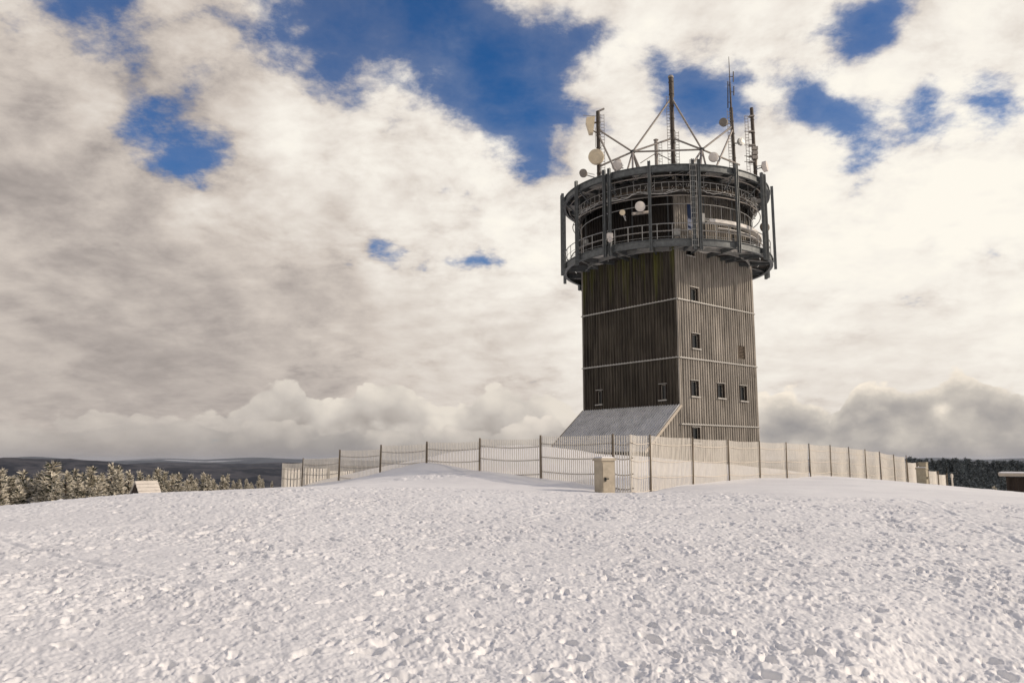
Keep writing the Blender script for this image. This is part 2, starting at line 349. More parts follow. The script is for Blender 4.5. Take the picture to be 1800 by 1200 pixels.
def tps(x, y):
    x = np.asarray(x, float); y = np.asarray(y, float); out = _w[_n] + _w[_n + 1] * x + _w[_n + 2] * y
    for i in range(_n): out = out + _w[i] * _U((x - CPa[i, 0]) ** 2 + (y - CPa[i, 1]) ** 2)
    return out
def sstep(a, b, x):
    t = np.clip((x - a) / (b - a), 0, 1); return t * t * (3 - 2 * t)
def land(x, y):
    x = np.asarray(x, float); y = np.asarray(y, float); r = np.hypot(x - 6, y - 40)
    k = sstep(30, 52, r)
    r0 = np.hypot(x, y); a = np.arctan2(x, y)
    right = sstep(.38, .50, a) * sstep(1.6, 1.0, a)
    fall = -1.6 - 3.2 * sstep(28, 90, r) * 1.6 - np.clip(r - 60, 0, 1e9) * .17
    fallr = -2.8 - np.clip(r0 - 60, 0, 60) * .075 - 2.5 + np.clip(r0 - 120, 0, 130) * .012 - np.clip(r0 - 250, 0, 1e9) * .1
    far = fall * (1 - right) + fallr * right
    far = np.maximum(far, -190)
    xs = np.clip(x, -45, 70); ys = np.clip(y, -20, 92)
    return tps(xs, ys) * (1 - k) + far * k
def gz(x, y): return float(land(x, y))

# numpy value noise
def vnoise(x, y, seed):
    xi = np.floor(x).astype(np.int64); yi = np.floor(y).astype(np.int64); fx = x - xi; fy = y - yi
    u = fx * fx * fx * (fx * (fx * 6 - 15) + 10); v = fy * fy * fy * (fy * (fy * 6 - 15) + 10)
    def g(i, j, dx_, dy_):
        h = (i * 374761393 + j * 668265263 + seed * 974634777) & 0xffffffff
        h = ((h ^ (h >> 13)) * 1274126177) & 0xffffffff; h = (h ^ (h >> 16)) & 0xffff
        a = h * (2 * math.pi / 65536); return np.cos(a) * dx_ + np.sin(a) * dy_
    n00 = g(xi, yi, fx, fy); n10 = g(xi + 1, yi, fx - 1, fy); n01 = g(xi, yi + 1, fx, fy - 1); n11 = g(xi + 1, yi + 1, fx - 1, fy - 1)
    return (n00 * (1 - u) + n10 * u) * (1 - v) + (n01 * (1 - u) + n11 * u) * v
def hsh(i, j, s):
    h = (i * 73856093 + j * 19349663 + s * 83492791) & 0xffffffff
    h = ((h ^ (h >> 15)) * 2246822519) & 0xffffffff; h = (h ^ (h >> 13)) & 0xffff
    return h / 65536.0
def craters(x, y, cell, seed, keep, rad, depth):
    """trodden prints: oval hollows with a pushed-up rim, one or none per cell"""
    out = np.zeros_like(x); ci = np.floor(x / cell).astype(np.int64); cj = np.floor(y / cell).astype(np.int64)
    for di in (-1, 0, 1):
        for dj in (-1, 0, 1):
            i = ci + di; j = cj + dj
            px_ = (i + .15 + .7 * hsh(i, j, seed)) * cell; py_ = (j + .15 + .7 * hsh(i, j, seed + 1)) * cell
            a = hsh(i, j, seed + 2) * math.pi; on = (hsh(i, j, seed + 3) < keep); sc = .55 + .75 * hsh(i, j, seed + 4)
            ddx = x - px_; ddy = y - py_; ca = np.cos(a); sa = np.sin(a)
            lu = (ddx * ca + ddy * sa) / (rad * 1.75 * sc); lv = (-ddx * sa + ddy * ca) / (rad * sc)
            rr = np.sqrt(lu * lu + lv * lv)
            out += on * depth * sc * (-1.0 * (1 - sstep(.55, 1.05, rr)) + .28 * np.exp(-((rr - 1.2) / .26) ** 2))
    return out
TRK = [((-6.5, 8.2), (1.5, 17.5), .03, .03), ((-6.7, 8.6), (1.3, 17.9), .03, .03), 
       ((-9, 15.5), (12, 21.5), .05, .05), ((-9, 12), (2, 10.4), .035, .04), ((-2, 19), (16, 15.5), .05, .045), ((-2, 19.3), (16, 15.8), .05, .045), ((-9, 12.2), (2, 10.6), .035, .04), ((-14, 19), (-3, 9.5), .045, .05), ((6, 7), (11, 22), .04, .05), ((0, 21), (14, 20), .06, .05), ((-3, 22.4), (13, 21.4), .06, .04), ((-1, 14.2), (9, 12.2), .045, .04)]
def relief_snow(x, y):
    r = np.hypot(x, y)
    w = (vnoise(x / 3.1, y / 3.1, 3) * .35, vnoise(x / 3.1, y / 3.1, 4) * .35)
    w2 = (vnoise(x / .19, y / .19, 5) * .06 + vnoise(x / .07, y / .07, 61) * .022, vnoise(x / .19, y / .19, 6) * .06 + vnoise(x / .07, y / .07, 62) * .022)
    xx = x + w[0] * .6 + w2[0]; yy = y + w[1] * .6 + w2[1]
    # the field people walk and ski on; wind-smoothed drifts beyond its crest
    edge = 24.3 + vnoise(x / 4, y / 4, 9) * 1.6 - sstep(4, 9, x) * 3.6 * sstep(40, 16, x)
    tr = 1 - sstep(-.6, 1.4, y - edge); tr = np.where((x > -16), tr, 1 - sstep(30, 36, y))
    lush = np.clip(.95 + .7 * vnoise(x / 3.9, y / 2.6, 20) + .6 * vnoise(x / 1.4, y / .9, 21), .12, 1.5)
    for (ax, ay), (bx, by) in ((( -6.3, 22.5), (-5.3, 14.6)), ((-5.3, 14.6), (-3.6, 12.2)), ((-3.6, 12.2), (-4.6, 9.0)), ((9.5, 21), (6.5, 13)), ((6.5, 13), (5.2, 8.2)), ((-9.0, 14.0), (-5.3, 10.4))):
        lx, ly = bx - ax, by - ay; t = np.clip(((x - ax) * lx + (y - ay) * ly) / (lx * lx + ly * ly), 0, 1)
        lush = lush + .4 * np.exp(-(np.hypot(x - ax - t * lx + .4 * vnoise(x, y, 23), y - ay - t * ly) / .55) ** 2)
    z = .028 * vnoise(xx / .95, yy / .8, 11)
    for sc_, am, sd_ in ((.48, .017, 12), (.26, .0145, 13), (.14, .0135, 14), (.075, .0115, 15), (.04, .0092, 16), (.021, .0056, 19)):
        nA = vnoise(xx / sc_ + sd_, yy / sc_, sd_)
        ridge = .36 - np.abs(vnoise(xx / (sc_ * 1.5) + 3 * sd_, yy / sc_ + 7, sd_ + 40)) * 1.6      # crisp crests, rounded pits
        z = z + am * (1.25 * nA + .40 * ridge)
    z = z + craters(xx, yy, .36, 40, .5, .062, .038) + craters(xx + 31, yy + 7, .20, 60, .5, .034, .018) + craters(xx + 3, yy + 57, 1.1, 80, .22, .10, .04)
    g = np.zeros_like(x); sm = np.zeros_like(x)
    for (ax, ay), (bx, by), wd, dp in TRK:
        lx, ly = bx - ax, by - ay; l2 = lx * lx + ly * ly; t = ((x - ax) * lx + (y - ay) * ly) / l2
        tt = np.clip(t, 0, 1); bend = .3 * np.sin(tt * 4 + ax) + .12 * vnoise(tt * 9 + ax, tt * 0 + by, 17); d = ((x - ax) * (-ly) + (y - ay) * lx) / math.sqrt(l2) + bend
        on = sstep(-.02, .08, t) * sstep(1.02, .92, t)
        dp = dp * .6; on = on * np.clip(.55 + 1.1 * vnoise(x / 1.1, y / 1.1, 91), 0, 1); g += on * (-dp * np.exp(-(d / wd) ** 2) + dp * .5 * np.exp(-((np.abs(d) - 2.3 * wd) / (.8 * wd)) ** 2)); sm = np.maximum(sm, on * np.exp(-(d / (2.2 * wd)) ** 2))
    z = z * lush * (1 - .65 * sm) + g
    soft = .05 * vnoise(x / 2.3, y / 1.1, 31) + .018 * vnoise(x / .8, y / .35, 32) + .006 * vnoise(x / .3, y / .12, 33) + .002 * vnoise(x / .1, y / .06, 34)
    out = z * tr + soft * (1 - tr) * sstep(120, 60, r)
    # pile of broken crust on the big drift
    q_ = np.exp(-(((x + 3.2) / 1.6) ** 2 + ((y - 31.2) / 1.0) ** 2)); out += q_ * (.22 * np.abs(vnoise(x / .5, y / .4, 51)) + .1 * np.abs(vnoise(x / .2, y / .2, 52)))
    return out + 30 * sstep(300, 2500, r) * vnoise(x / 900, y / 900, 77)

def grid_mesh(name, X, Y, Z, m, wrap):
    nr, na = X.shape; me = bpy.data.meshes.new(name)
    co = np.stack([X, Y, Z], -1).reshape(-1, 3).astype(np.float32)
    jj = np.arange(na if wrap else na - 1); ii = np.arange(nr - 1); J, I = np.meshgrid(jj, ii); J2 = (J + 1) % na
    q_ = np.stack([I * na + J, I * na + J2, (I + 1) * na + J2, (I + 1) * na + J], -1).reshape(-1, 4)
    q_ = q_[:, ::-1]
    me.vertices.add(len(co)); me.vertices.foreach_set('co', co.ravel())
    me.loops.add(q_.size); me.loops.foreach_set('vertex_index', q_.ravel().astype(np.int32))
    me.polygons.add(len(q_)); me.polygons.foreach_set('loop_start', np.arange(0, q_.size, 4, dtype=np.int32))
    me.polygons.foreach_set('use_smooth', np.ones(len(q_), bool)); me.update(calc_edges=True); me.validate()
    me.materials.append(m); o = bpy.data.objects.new(name, me); COL.objects.link(o); return o
def snow_mat():
    m = bpy.data.materials.new('packed snow'); m.use_nodes = True; t = m.node_tree; b = t.nodes['Principled BSDF']; lk = t.links.new
    b.inputs['Roughness'].default_value = .55; b.inputs['Specular IOR Level'].default_value = .35
    b.inputs['Subsurface Weight'].default_value = .0
    c = t.nodes.new('ShaderNodeTexCoord'); n = t.nodes.new('ShaderNodeTexNoise'); n.inputs['Scale'].default_value = 28; n.inputs['Detail'].default_value = 5; lk(c.outputs['Object'], n.inputs['Vector'])
    n2 = t.nodes.new('ShaderNodeTexNoise'); n2.inputs['Scale'].default_value = .35; n2.inputs['Detail'].default_value = 6; lk(c.outputs['Object'], n2.inputs['Vector'])
    r = t.nodes.new('ShaderNodeValToRGB'); lk(n2.outputs['Fac'], r.inputs[0]); r.color_ramp.elements[0].position = .35; r.color_ramp.elements[1].position = .65
    r.color_ramp.elements[0].color = (.78, .775, .78, 1); r.color_ramp.elements[1].color = (.85, .845, .845, 1); lk(r.outputs[0], b.inputs['Base Color'])
    bp = t.nodes.new('ShaderNodeBump'); bp.inputs['Strength'].default_value = .25; bp.inputs['Distance'].default_value = .01
    lk(n.outputs['Fac'], bp.inputs['Height']); lk(bp.outputs[0], b.inputs['Normal'])
    return m
MT['snow'] = snow_mat()
# one sheet, fine where one walks and coarser towards the horizon
rr = [0.35]
while rr[-1] < 14000:
    r_ = rr[-1]
    k = .03 if r_ < 4.0 else (.0026 if r_ < 27 else (.0045 if r_ < 50 else (.012 if r_ < 120 else .05)))
    rr.append(r_ * (1 + k))
rr = np.array(rr); aa = np.concatenate([np.linspace(R(-40), R(40), 1150), np.linspace(R(40), R(320), 180)[1:-1]])
RR, AA = np.meshgrid(rr, aa, indexing='ij'); GX = RR * np.sin(AA); GY = RR * np.cos(AA)
# warp a little so that the rows do not run as perfect circles
GZ = land(GX, GY) + relief_snow(GX, GY)
g = grid_mesh('snow_ground', GX, GY, GZ, MT['snow'], True); tag(g, kind='structure')
del GX, GY, GZ

# ------------------------------------------------------------------ far forested hills
def hills(name, r0, r1, a0, a1, fn, m, nr=60, na=300):
    rs = np.linspace(r0, r1, nr); as_ = np.linspace(R(a0), R(a1), na); RRh, AAh = np.meshgrid(rs, as_, indexing='ij')
    X = RRh * np.sin(AAh); Yh = RRh * np.cos(AAh); t = (RRh - r0) / (r1 - r0); Z = fn(X, Yh, t, AAh)
    o = grid_mesh(name, X, Yh, Z, m, False); tag(o, kind='structure'); return o
hm1 = mat('near forested hill', (.060, .058, .066), .95, 0, .3, .009, col2=(.010, .012, .020), thr=(.45, .56), spec=.1, detail=9)  # bluish dark tone puts the shade of the forest into the hill colour
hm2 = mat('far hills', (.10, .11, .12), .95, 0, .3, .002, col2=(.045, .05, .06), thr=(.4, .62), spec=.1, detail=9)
def snowy_fields(m, scale, thr, col):
    t = m.node_tree; b = t.nodes['Principled BSDF']; src = b.inputs['Base Color'].links[0].from_socket
    c = t.nodes.new('ShaderNodeTexCoord'); mp = t.nodes.new('ShaderNodeMapping'); mp.inputs['Scale'].default_value = (1, 2.0, 1); mp.inputs['Location'].default_value = (3, 1, 5)
    n = t.nodes.new('ShaderNodeTexNoise'); n.inputs['Scale'].default_value = scale; n.inputs['Detail'].default_value = 3
    t.links.new(c.outputs['Object'], mp.inputs[0]); t.links.new(mp.outputs[0], n.inputs['Vector'])
    k = t.nodes.new('ShaderNodeMapRange'); t.links.new(n.outputs['Fac'], k.inputs[0]); k.inputs[1].default_value = thr; k.inputs[2].default_value = thr + .03
    x = t.nodes.new('ShaderNodeMix'); x.data_type = 'RGBA'; t.links.new(k.outputs[0], x.inputs[0]); t.links.new(src, x.inputs[6]); x.inputs[7].default_value = RGBA(col); t.links.new(x.outputs[2], b.inputs['Base Color'])
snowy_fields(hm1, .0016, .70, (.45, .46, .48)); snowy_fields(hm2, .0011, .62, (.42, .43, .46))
def dome(t): return np.sin(np.clip(t, 0, 1) * math.pi) ** .8
def h1(X, Yh, t, A): # long wooded ridge left of the view, dropping to the right
    px = 900 + F * np.tan(A); top = 3 - 34 * sstep(110, 330, px) + 16 * vnoise(px / 60, px * 0 + 2, 5) + 4 * vnoise(px / 17, px * 0 + 2, 6) - 20 * sstep(-600, -1500, px)
    return -200 + (200 + top) * dome(t) + 12 * vnoise(X / 300, Yh / 300, 8) * (1 - dome(t)) * dome(t) * 2
def h2(X, Yh, t, A):
    px = 900 + F * np.tan(A); top = -46 + 30 * np.exp(-((px - 300) / 75) ** 2) + 12 * vnoise(px / 70, px * 0 + 7, 6) + 5 * vnoise(px / 15, px * 0 + 7, 9) + 26 * np.exp(-((px - 480) / 90) ** 2)
    return -220 + (220 + top) * dome(t) + 20 * vnoise(X / 500, Yh / 500, 18) * (1 - dome(t)) * dome(t) * 2
def h3(X, Yh, t, A):
    px = 900 + F * np.tan(A); top = 6 + 60 * vnoise(px / 130, px * 0 + 4, 16)
    return -240 + (240 + top) * dome(t) + 60 * vnoise(X / 900, Yh / 900, 28) * (1 - dome(t)) * dome(t)
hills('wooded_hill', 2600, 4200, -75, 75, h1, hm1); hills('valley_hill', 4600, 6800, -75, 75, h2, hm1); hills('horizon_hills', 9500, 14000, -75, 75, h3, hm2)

# ------------------------------------------------------------------ tower
TC = Vector((13.336, 67.13, 0)); SIDE = 10.12; PH = R(-5.0)
_d = SIDE / math.sqrt(2)
def polar(a, r, z, c=TC): return Vector((c.x + r * math.sin(a), c.y - r * math.cos(a), z))   # a = 0 towards the viewer, + to the right
CN = [polar(PH + k * math.pi / 2, _d, 0) for k in range(4)]     # near, right, back, left corners
BASE = -0.6
tower = empty('radio_tower', (TC.x, TC.y, BASE))
tag(tower, 'tall square tower clad in weathered timber with a ring platform and antenna masts on top', 'tower')
def hit(px, py, k):       # sight line against tower face k (corner k -> corner k+1): gives distance along face and height
    a = CN[k]; b = CN[(k + 1) % 4]; u = (b - a).normalized(); n = Vector((u.y, -u.x, 0)); r = ray(px, py); s = a.dot(n) / r.dot(n); p = r * s
    return (p - a).dot(u), p.z
PITCH = SIDE / 33
def clad(k, z0, z1, holes, out, mb, t0=0.0, t1=SIDE, slope=None, depth=.085):
    """standing board-and-batten skin on face k between two heights, with window openings left out"""
    a = CN[k]; b = CN[(k + 1) % 4]; u = (b - a).normalized(); n = Vector((u.y, -u.x, 0))
    prof = [(0, 0), (.28, 0), (.34, 1), (.64, 1), (.70, 0), (1.0, 0)]
    i0 = int(round(t0 / PITCH)); i1 = int(round(t1 / PITCH))
    for i in range(i0, i1):
        for (p0, h0), (p1, h1_) in zip(prof, prof[1:]):
            if p0 == p1: continue
            ta, tb = (i + p0) * PITCH, (i + p1) * PITCH; segs = [(z0, z1)]
            if slope: segs = [(z0, min(z1, slope((ta + tb) / 2)))]
            for (ha, hb, hc, hd) in holes:
                if tb > ha + .01 and ta < hb - .01:
                    ns = []
                    for (sa_, sb_) in segs:
                        if hc > sa_: ns.append((sa_, min(sb_, hc)))
                        if hd < sb_: ns.append((max(sa_, hd), sb_))
                    segs = [q_ for q_ in ns if q_[1] - q_[0] > .01]
            for sa_, sb_ in segs:
                if sb_ - sa_ < .02: continue
                A = a + u * ta + n * (out + h0 * depth); B = a + u * tb + n * (out + h1_ * depth)
                mb.add([(A.x, A.y, sa_), (B.x, B.y, sa_), (B.x, B.y, sb_), (A.x, A.y, sb_)], [(0, 1, 2, 3)])
FR, FL = 0, 3                       # face 0 = near->right, face 3 = left->near
winR = []; winL = []
def rect(px0, py0, px1, py1, k):
    t0, z1 = hit(px0, py0, k); t1, z0 = hit(px1, py1, k)
    c = (t0 + t1) / 2; w = max(.60, abs(t1 - t0)); i = round((c - w / 2) / PITCH); j = i + max(2, round(w / PITCH))
    return (i * PITCH, j * PITCH, z0, z1)
for q_ in ((1206, 434, 1219, 452), (1211, 505, 1223, 531), (1212, 586, 1224, 613), (1213, 669, 1226, 697), (1259, 674, 1272, 700), (1299, 678, 1311, 705), (1215, 751, 1228, 778)):
    winR.append(rect(*q_, FR))
vent = rect(1295, 607, 1309, 632, FR)
for q_ in ((1051, 687, 1063, 710), (1163, 676, 1175, 702)): winL.append(rect(*q_, FL))
def zat(px, py, k): return hit(px, py, k)[1]
ZB = [(zat(1193, 525, FR)), (zat(1194, 627, FR)), (zat(1328, 750, FR))]       # band heights
TOP = 22.0
ZD0, ZD1 = 15.98, 16.55; ZR0, ZR1 = 21.9, 22.45
bands = [(ZB[0], ZD1 - .1, .06), (ZB[1], ZB[0], .04), (ZB[2], ZB[1], .02), (BASE, ZB[2], 0.0)]
doorR = rect(1205, 357, 1219, 408, FR)
for k in range(4):
    mb = MB(); holes = {FR: winR + [vent, doorR], FL: winL}.get(k, [])
    for z0, z1, o_ in bands: clad(k, z0, z1, holes, o_, mb)
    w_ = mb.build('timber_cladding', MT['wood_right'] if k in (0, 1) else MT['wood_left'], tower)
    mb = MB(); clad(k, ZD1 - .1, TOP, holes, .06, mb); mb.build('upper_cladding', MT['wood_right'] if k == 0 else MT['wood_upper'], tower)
    if k == FL: w_['label'] = 'dark side with green algae streaks'
    if k == FR: w_['label'] = 'sunlit grey side with ribbed boards'
    # corner boards
    c_ = CN[k]; out = (c_ - Vector((TC.x, TC.y, 0))).normalized()
    for z0, z1, o_ in bands:
        pass
    mb = MB(); mb.box((c_.x + out.x * .05, c_.y + out.y * .05, (BASE + TOP) / 2), (.13, .13, TOP - BASE), PH + math.pi / 4)
    mb.build('corner_board', MT['wood_right'], tower)
    a = CN[k]; b = CN[(k + 1) % 4]; u = (b - a).normalized(); n = Vector((u.y, -u.x, 0))
    for z in ZB:
        mb = MB(); nseg = 33
        p0 = a + n * .12 - u * .14; p1 = b + n * .12 + u * .14
        v = []
        mb.bar((p0.x, p0.y, z - .01), (p1.x, p1.y, z - .01), .11, .04)
        mb.bar((p0.x + n.x * .065, p0.y + n.y * .065, z - .055), (p1.x + n.x * .065, p1.y + n.y * .065, z - .035), .012, .06)
        for i in range(nseg):           # scalloped ends of the boards above showing over the drip strip
            t = a + u * ((i + .49) * PITCH) + n * .125; mb.box((t.x, t.y, z + .035), (.10, .05, .04), math.atan2(u.y, u.x))
        if not (k in (0,) and False): mb.build('drip_flashing', MT['sill'], tower)
# solid core so nothing shows through
mb = MB(); mb.box((TC.x, TC.y, (BASE + TOP) / 2 - .1), (SIDE - .44, SIDE - .44, TOP - BASE - .2), PH + math.pi / 4); mb.build('core_wall', MT['hutdark'], tower)
def window(rc, k, kind='window'):
    t0, t1, z0, z1 = rc; a = CN[k]; b = CN[(k + 1) % 4]; u = (b - a).normalized(); n = Vector((u.y, -u.x, 0)); rz = math.atan2(u.y, u.x)
    def P_(t, o, z): q_ = a + u * t + n * o; return (q_.x, q_.y, z)
    tm = (t0 + t1) / 2; zm = (z0 + z1) / 2; w = t1 - t0; h = z1 - z0
    mb = MB()
    for t in (t0 + .015, t1 - .015): mb.box(P_(t, .0, zm), (.03, .26, h + .06), rz)
    mb.box(P_(tm, .0, z1 + .015), (w - .062, .26, .03), rz)
    rv = mb; mb = MB()
    for t in (t0 + .052, t1 - .052): mb.box(P_(t, -.075, zm), (.040, .05, h - .02), rz)
    for z in (z0 + .03, z1 - .03): mb.box(P_(tm, -.075, z), (w - .15, .045, .045), rz)
    fr = mb.build('window_frame', MT['frame'], tower); rv.build('reveal', MT['hutdark'], fr)
    mb = MB(); mb.box(P_(tm, -.095, zm), (w - .146, .012, h - .10), rz)
    mb.build('pane', MT['glass'], fr)
    mb = MB(); mb.box(P_(tm, .06, z0 - .025), (w + .22, .34, .04), rz); mb.box(P_(tm, .235, z0 - .05), (w + .22, .012, .08), rz); mb.build('sill', MT['sill'], fr)
    mb = MB(); mb.box(P_(tm, .10, z1 + .06), (w + .18, .16, .04), rz); mb.build('lintel', MT['sill'], fr)
for w_ in winR: window(w_, FR)
for w_ in winL: window(w_, FL)
def vent_grille(rc, k):
    t0, t1, z0, z1 = rc; a = CN[k]; b = CN[(k + 1) % 4]; u = (b - a).normalized(); n = Vector((u.y, -u.x, 0)); rz = math.atan2(u.y, u.x)
    mb = MB(); m_ = (t0 + t1) / 2
    for i in range(9):
        z = z0 + (i + .5) * (z1 - z0) / 9; c_ = a + u * m_ + n * .04
        mb.bar((c_.x - u.x * (t1 - t0 - .06) / 2, c_.y - u.y * (t1 - t0 - .06) / 2, z), (c_.x + u.x * (t1 - t0 - .06) / 2, c_.y + u.y * (t1 - t0 - .06) / 2, z), .10, .05, up=(n.x, n.y, 1))
    for t in (t0, t1): c_ = a + u * t + n * .05; mb.box((c_.x, c_.y, (z0 + z1) / 2), (.06, .16, z1 - z0), rz)
    mb.build('vent_grille', MT['rust'], tower)
vent_grille(vent, FR)
# blue service door behind the railing
t0, t1, z0, z1 = doorR; a = CN[0]; u = (CN[1] - a).normalized(); n = Vector((u.y, -u.x, 0)); rz = math.atan2(u.y, u.x)
mb = MB(); c_ = a + u * (t0 + t1) / 2 - n * .02; mb.box((c_.x, c_.y, (z0 + z1) / 2), (t1 - t0 - .04, .06, z1 - z0 - .04), rz)
for i in (.3, .7): mb.box((c_.x + n.x * .04, c_.y + n.y * .04, z0 + (z1 - z0) * i), (t1 - t0 - .2, .03, (z1 - z0) * .3), rz)
door = mb.build('door', MT['blue'], tower)
mb = MB(); h_ = a + u * (t1 - .14) + n * .05; mb.tube([(h_.x, h_.y, z0 + 1.0), (h_.x - u.x * .12, h_.y - u.y * .12, z0 + 1.0)], .018); mb.build('handle', MT['galv'], door)

# lean-to against the shaded side
zt = zat(1110, 717, FL); a = CN[3]; b = CN[0]; u = (b - a).normalized(); n = Vector((u.y, -u.x, 0))
run, drop = 4.2, 3.5
def LP(t, o, z): q_ = a + u * t + n * o; return Vector((q_.x, q_.y, z))
mb = MB(); nw = 40
vs = []; fs = []
pr_l = []
for i in range(nw):
    for q_, h in ((0, 0), (.52, 0), (.56, 1), (.88, 1), (.92, 0)): pr_l.append(((i + q_) / nw, h))
pr_l.append((1, 0))
for q_, h in pr_l:
    t = -.15 + (SIDE + .22) * q_; up = Vector((n.x * drop, n.y * drop, run)).normalized() * h * .085
    vs += [LP(t, .10, zt) + up, LP(t, run, zt - drop) + up]
for i in range(len(pr_l) - 1): fs.append((2 * i, 2 * i + 1, 2 * i + 3, 2 * i + 2))
mb.add(vs, fs); mb.add([v - Vector((0, 0, .05)) for v in vs], [f[::-1] for f in fs])
mb.build('lean_to_roof', MT['zinc'], tower)
mb = MB(); mb.bar(LP(SIDE + .12, .02, zt - .03), LP(SIDE + .12, run + .05, zt - drop - .06), .06, .21); mb.build('verge_board', MT['verge'], tower)
mb = MB(); mb.bar(LP(-.18, .02, zt - .03), LP(-.18, run + .05, zt - drop - .06), .05, .24); mb.build('verge_board', MT['verge'], tower)
mb = MB()
for i in range(int(run / PITCH) - 1):        # boarded cheek in line with the sunlit side
    for (p0, h0), (p1, h1_) in zip([(0, 0), (.28, 0), (.34, 1), (.64, 1), (.70, 0)], [(.28, 0), (.34, 1), (.64, 1), (.70, 0), (1, 0)]):
        o0 = .06 + (i + p0) * PITCH; o1 = .06 + (i + p1) * PITCH; zz = lambda o: zt - drop * o / run - .12
        A = LP(SIDE - .01 + h0 * .055, o0, 0); B = LP(SIDE - .01 + h1_ * .055, o1, 0)
        mb.add([(A.x, A.y, BASE), (B.x, B.y, BASE), (B.x, B.y, zz(o1)), (A.x, A.y, zz(o0))], [(0, 1, 2, 3), (3, 2, 1, 0)][:1])
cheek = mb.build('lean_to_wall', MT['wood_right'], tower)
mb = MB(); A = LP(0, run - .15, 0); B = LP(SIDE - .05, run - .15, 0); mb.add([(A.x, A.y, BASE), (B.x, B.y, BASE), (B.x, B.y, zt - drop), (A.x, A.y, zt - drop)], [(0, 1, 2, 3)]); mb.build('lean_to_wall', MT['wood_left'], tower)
# antenna bracket low on the sunlit side
mb = MB(); q0 = at(1302, 747, 65.4); mb.box(q0, (.3, .25, .3), PH + math.pi / 4); mb.build('junction_box', MT['mast'], tower)

# ---- ring platform
RD = 8.75
def ring_beam(name, r, z0, z1, w, m, fl=.16):
    mb = MB(); mb.annulus(TC, r - w, r, z0 + .05, z1 - .05); mb.annulus(TC, r - fl, r + fl * .6, z0, z0 + .05); mb.annulus(TC, r - fl, r + fl * .6, z1 - .05, z1)
    return mb.build(name, m, tower)
ring_beam('deck_edge_beam', RD, ZD0, ZD1, .06, MT['steel']); ring_beam('roof_edge_beam', RD, ZR0, ZR1, .06, MT['steel'])
ring_beam('deck_inner_beam', 6.95, ZD0 + .1, ZD1 - .1, .06, MT['galv'], .08); ring_beam('roof_inner_beam', 6.4, ZR0 + .1, ZR1 - .1, .06, MT['steel'], .12)
sect = [R(4.5 + 22.5 * k) for k in range(16)]
for z0, z1, ri, nm in ((ZD0, ZD1, 5.3, 'deck'), (ZR0, ZR1, 5.0, 'roof')):
    for k, a_ in enumerate(sect):
        mb = MB()
        for off in ((-.45, .45) if k % 2 == 0 else (0,)):
            p = Vector((math.cos(a_), math.sin(a_), 0)) * off
            A = polar(a_, ri, 0) + p; B = polar(a_, RD - .08, 0) + p; zm = (z0 + z1) / 2
            mb.bar((A.x, A.y, zm - .02), (B.x, B.y, zm - .02), .02, z1 - z0 - .14); mb.bar((A.x, A.y, z0 + .13), (B.x, B.y, z0 + .13), .16, .03); mb.bar((A.x, A.y, z1 - .09), (B.x, B.y, z1 - .09), .16, .03)
        mb.build(nm + '_cross_beam', MT['steel'], tower)
    # diagonal ties between the cross beams
    mb = MB()
    for k, a_ in enumerate(sect):
        A = polar(a_ + R(3), 6.2, z0 + .2); B = polar(a_ + R(20), 8.5, z0 + .2); mb.bar(A, B, .07, .07)
    mb.build(nm + '_tie', MT['galv'], tower)
    # infill: some bays pale grating, some dark boards, some left open in the roof
    rnd = random.Random(5 if nm == 'deck' else 9)
    for k, a_ in enumerate(sect):
        for (r0, r1) in ((5.2, 6.95), (6.98, 7.85), (7.88, 8.66)):
            for h in (0, 1):
                x_ = rnd.random(); s0 = a_ + R(11.25 * h + .6); s1 = a_ + R(11.25 * h + 10.7)
                if nm == 'roof' and x_ < (.22 if r1 < 7 else .04): continue
                pale_ = x_ > (.5 if nm == 'roof' else .62); tgt = MB()
                tgt.annulus(TC, r0, r1 - .03, z1 - .16, z1 - .12, s0, s1, 6)
                tgt.build(nm + ('_grating' if pale_ else '_board'), MT['grate' if pale_ else 'deckd'], tower)
# snow lying on the roof ring
mb = MB(); mb.annulus(TC, 6.5, 8.6, ZR1 - .11, ZR1 + .03, n=64); mb.build('snow_cap', MT['snow'], tower)
mb = MB(); mb.box((TC.x, TC.y, TOP + .05), (SIDE - .1, SIDE - .1, .35), PH + math.pi / 4); mb.build('flat_roof', MT['steel_dark'], tower)
# columns round the ring
def column(a_, off=0.0, pegs=False, z0=15.62, z1=22.75):
    A = polar(a_, RD + .26, 0); t_ = Vector((math.cos(a_), math.sin(a_), 0)); A = A + t_ * off; rad = Vector((math.sin(a_), -math.cos(a_), 0))
    mb = MB(); mb.box((A.x, A.y, (z0 + z1) / 2), (.17, .05, z1 - z0), a_)
    for s in (-.085, .085): mb.box((A.x + t_.x * s + rad.x * 0, A.y + t_.y * s, (z0 + z1) / 2), (.04, .23, z1 - z0), a_)
    if off == 0 or True:
        for z in (ZD0 + .4, ZR0 + .35): q_ = A - rad * .17; mb.box((q_.x, q_.y, z), (.30, .08, .34), a_)
    c_ = mb.build('column', MT['steel'], tower)
    if pegs:
        mb = MB(); z = z0 + .3
        while z < z1: mb.bar(A + rad * .1 + Vector((0, 0, z)) - t_ * .24, A + rad * .1 + Vector((0, 0, z)) + t_ * .24, .026); z += .42
        for s in (-.24, .24): mb.bar(A + rad * .1 + t_ * s + Vector((0, 0, z0 + .2)), A + rad * .1 + t_ * s + Vector((0, 0, z1 - .1)), .035)
        mb.build('ladder', MT['galv'], c_)
for k, a_ in enumerate(sect):
    if k % 2 == 0:
        column(a_, -.24, pegs=(k == 0)); column(a_, .24)
    else: column(a_)
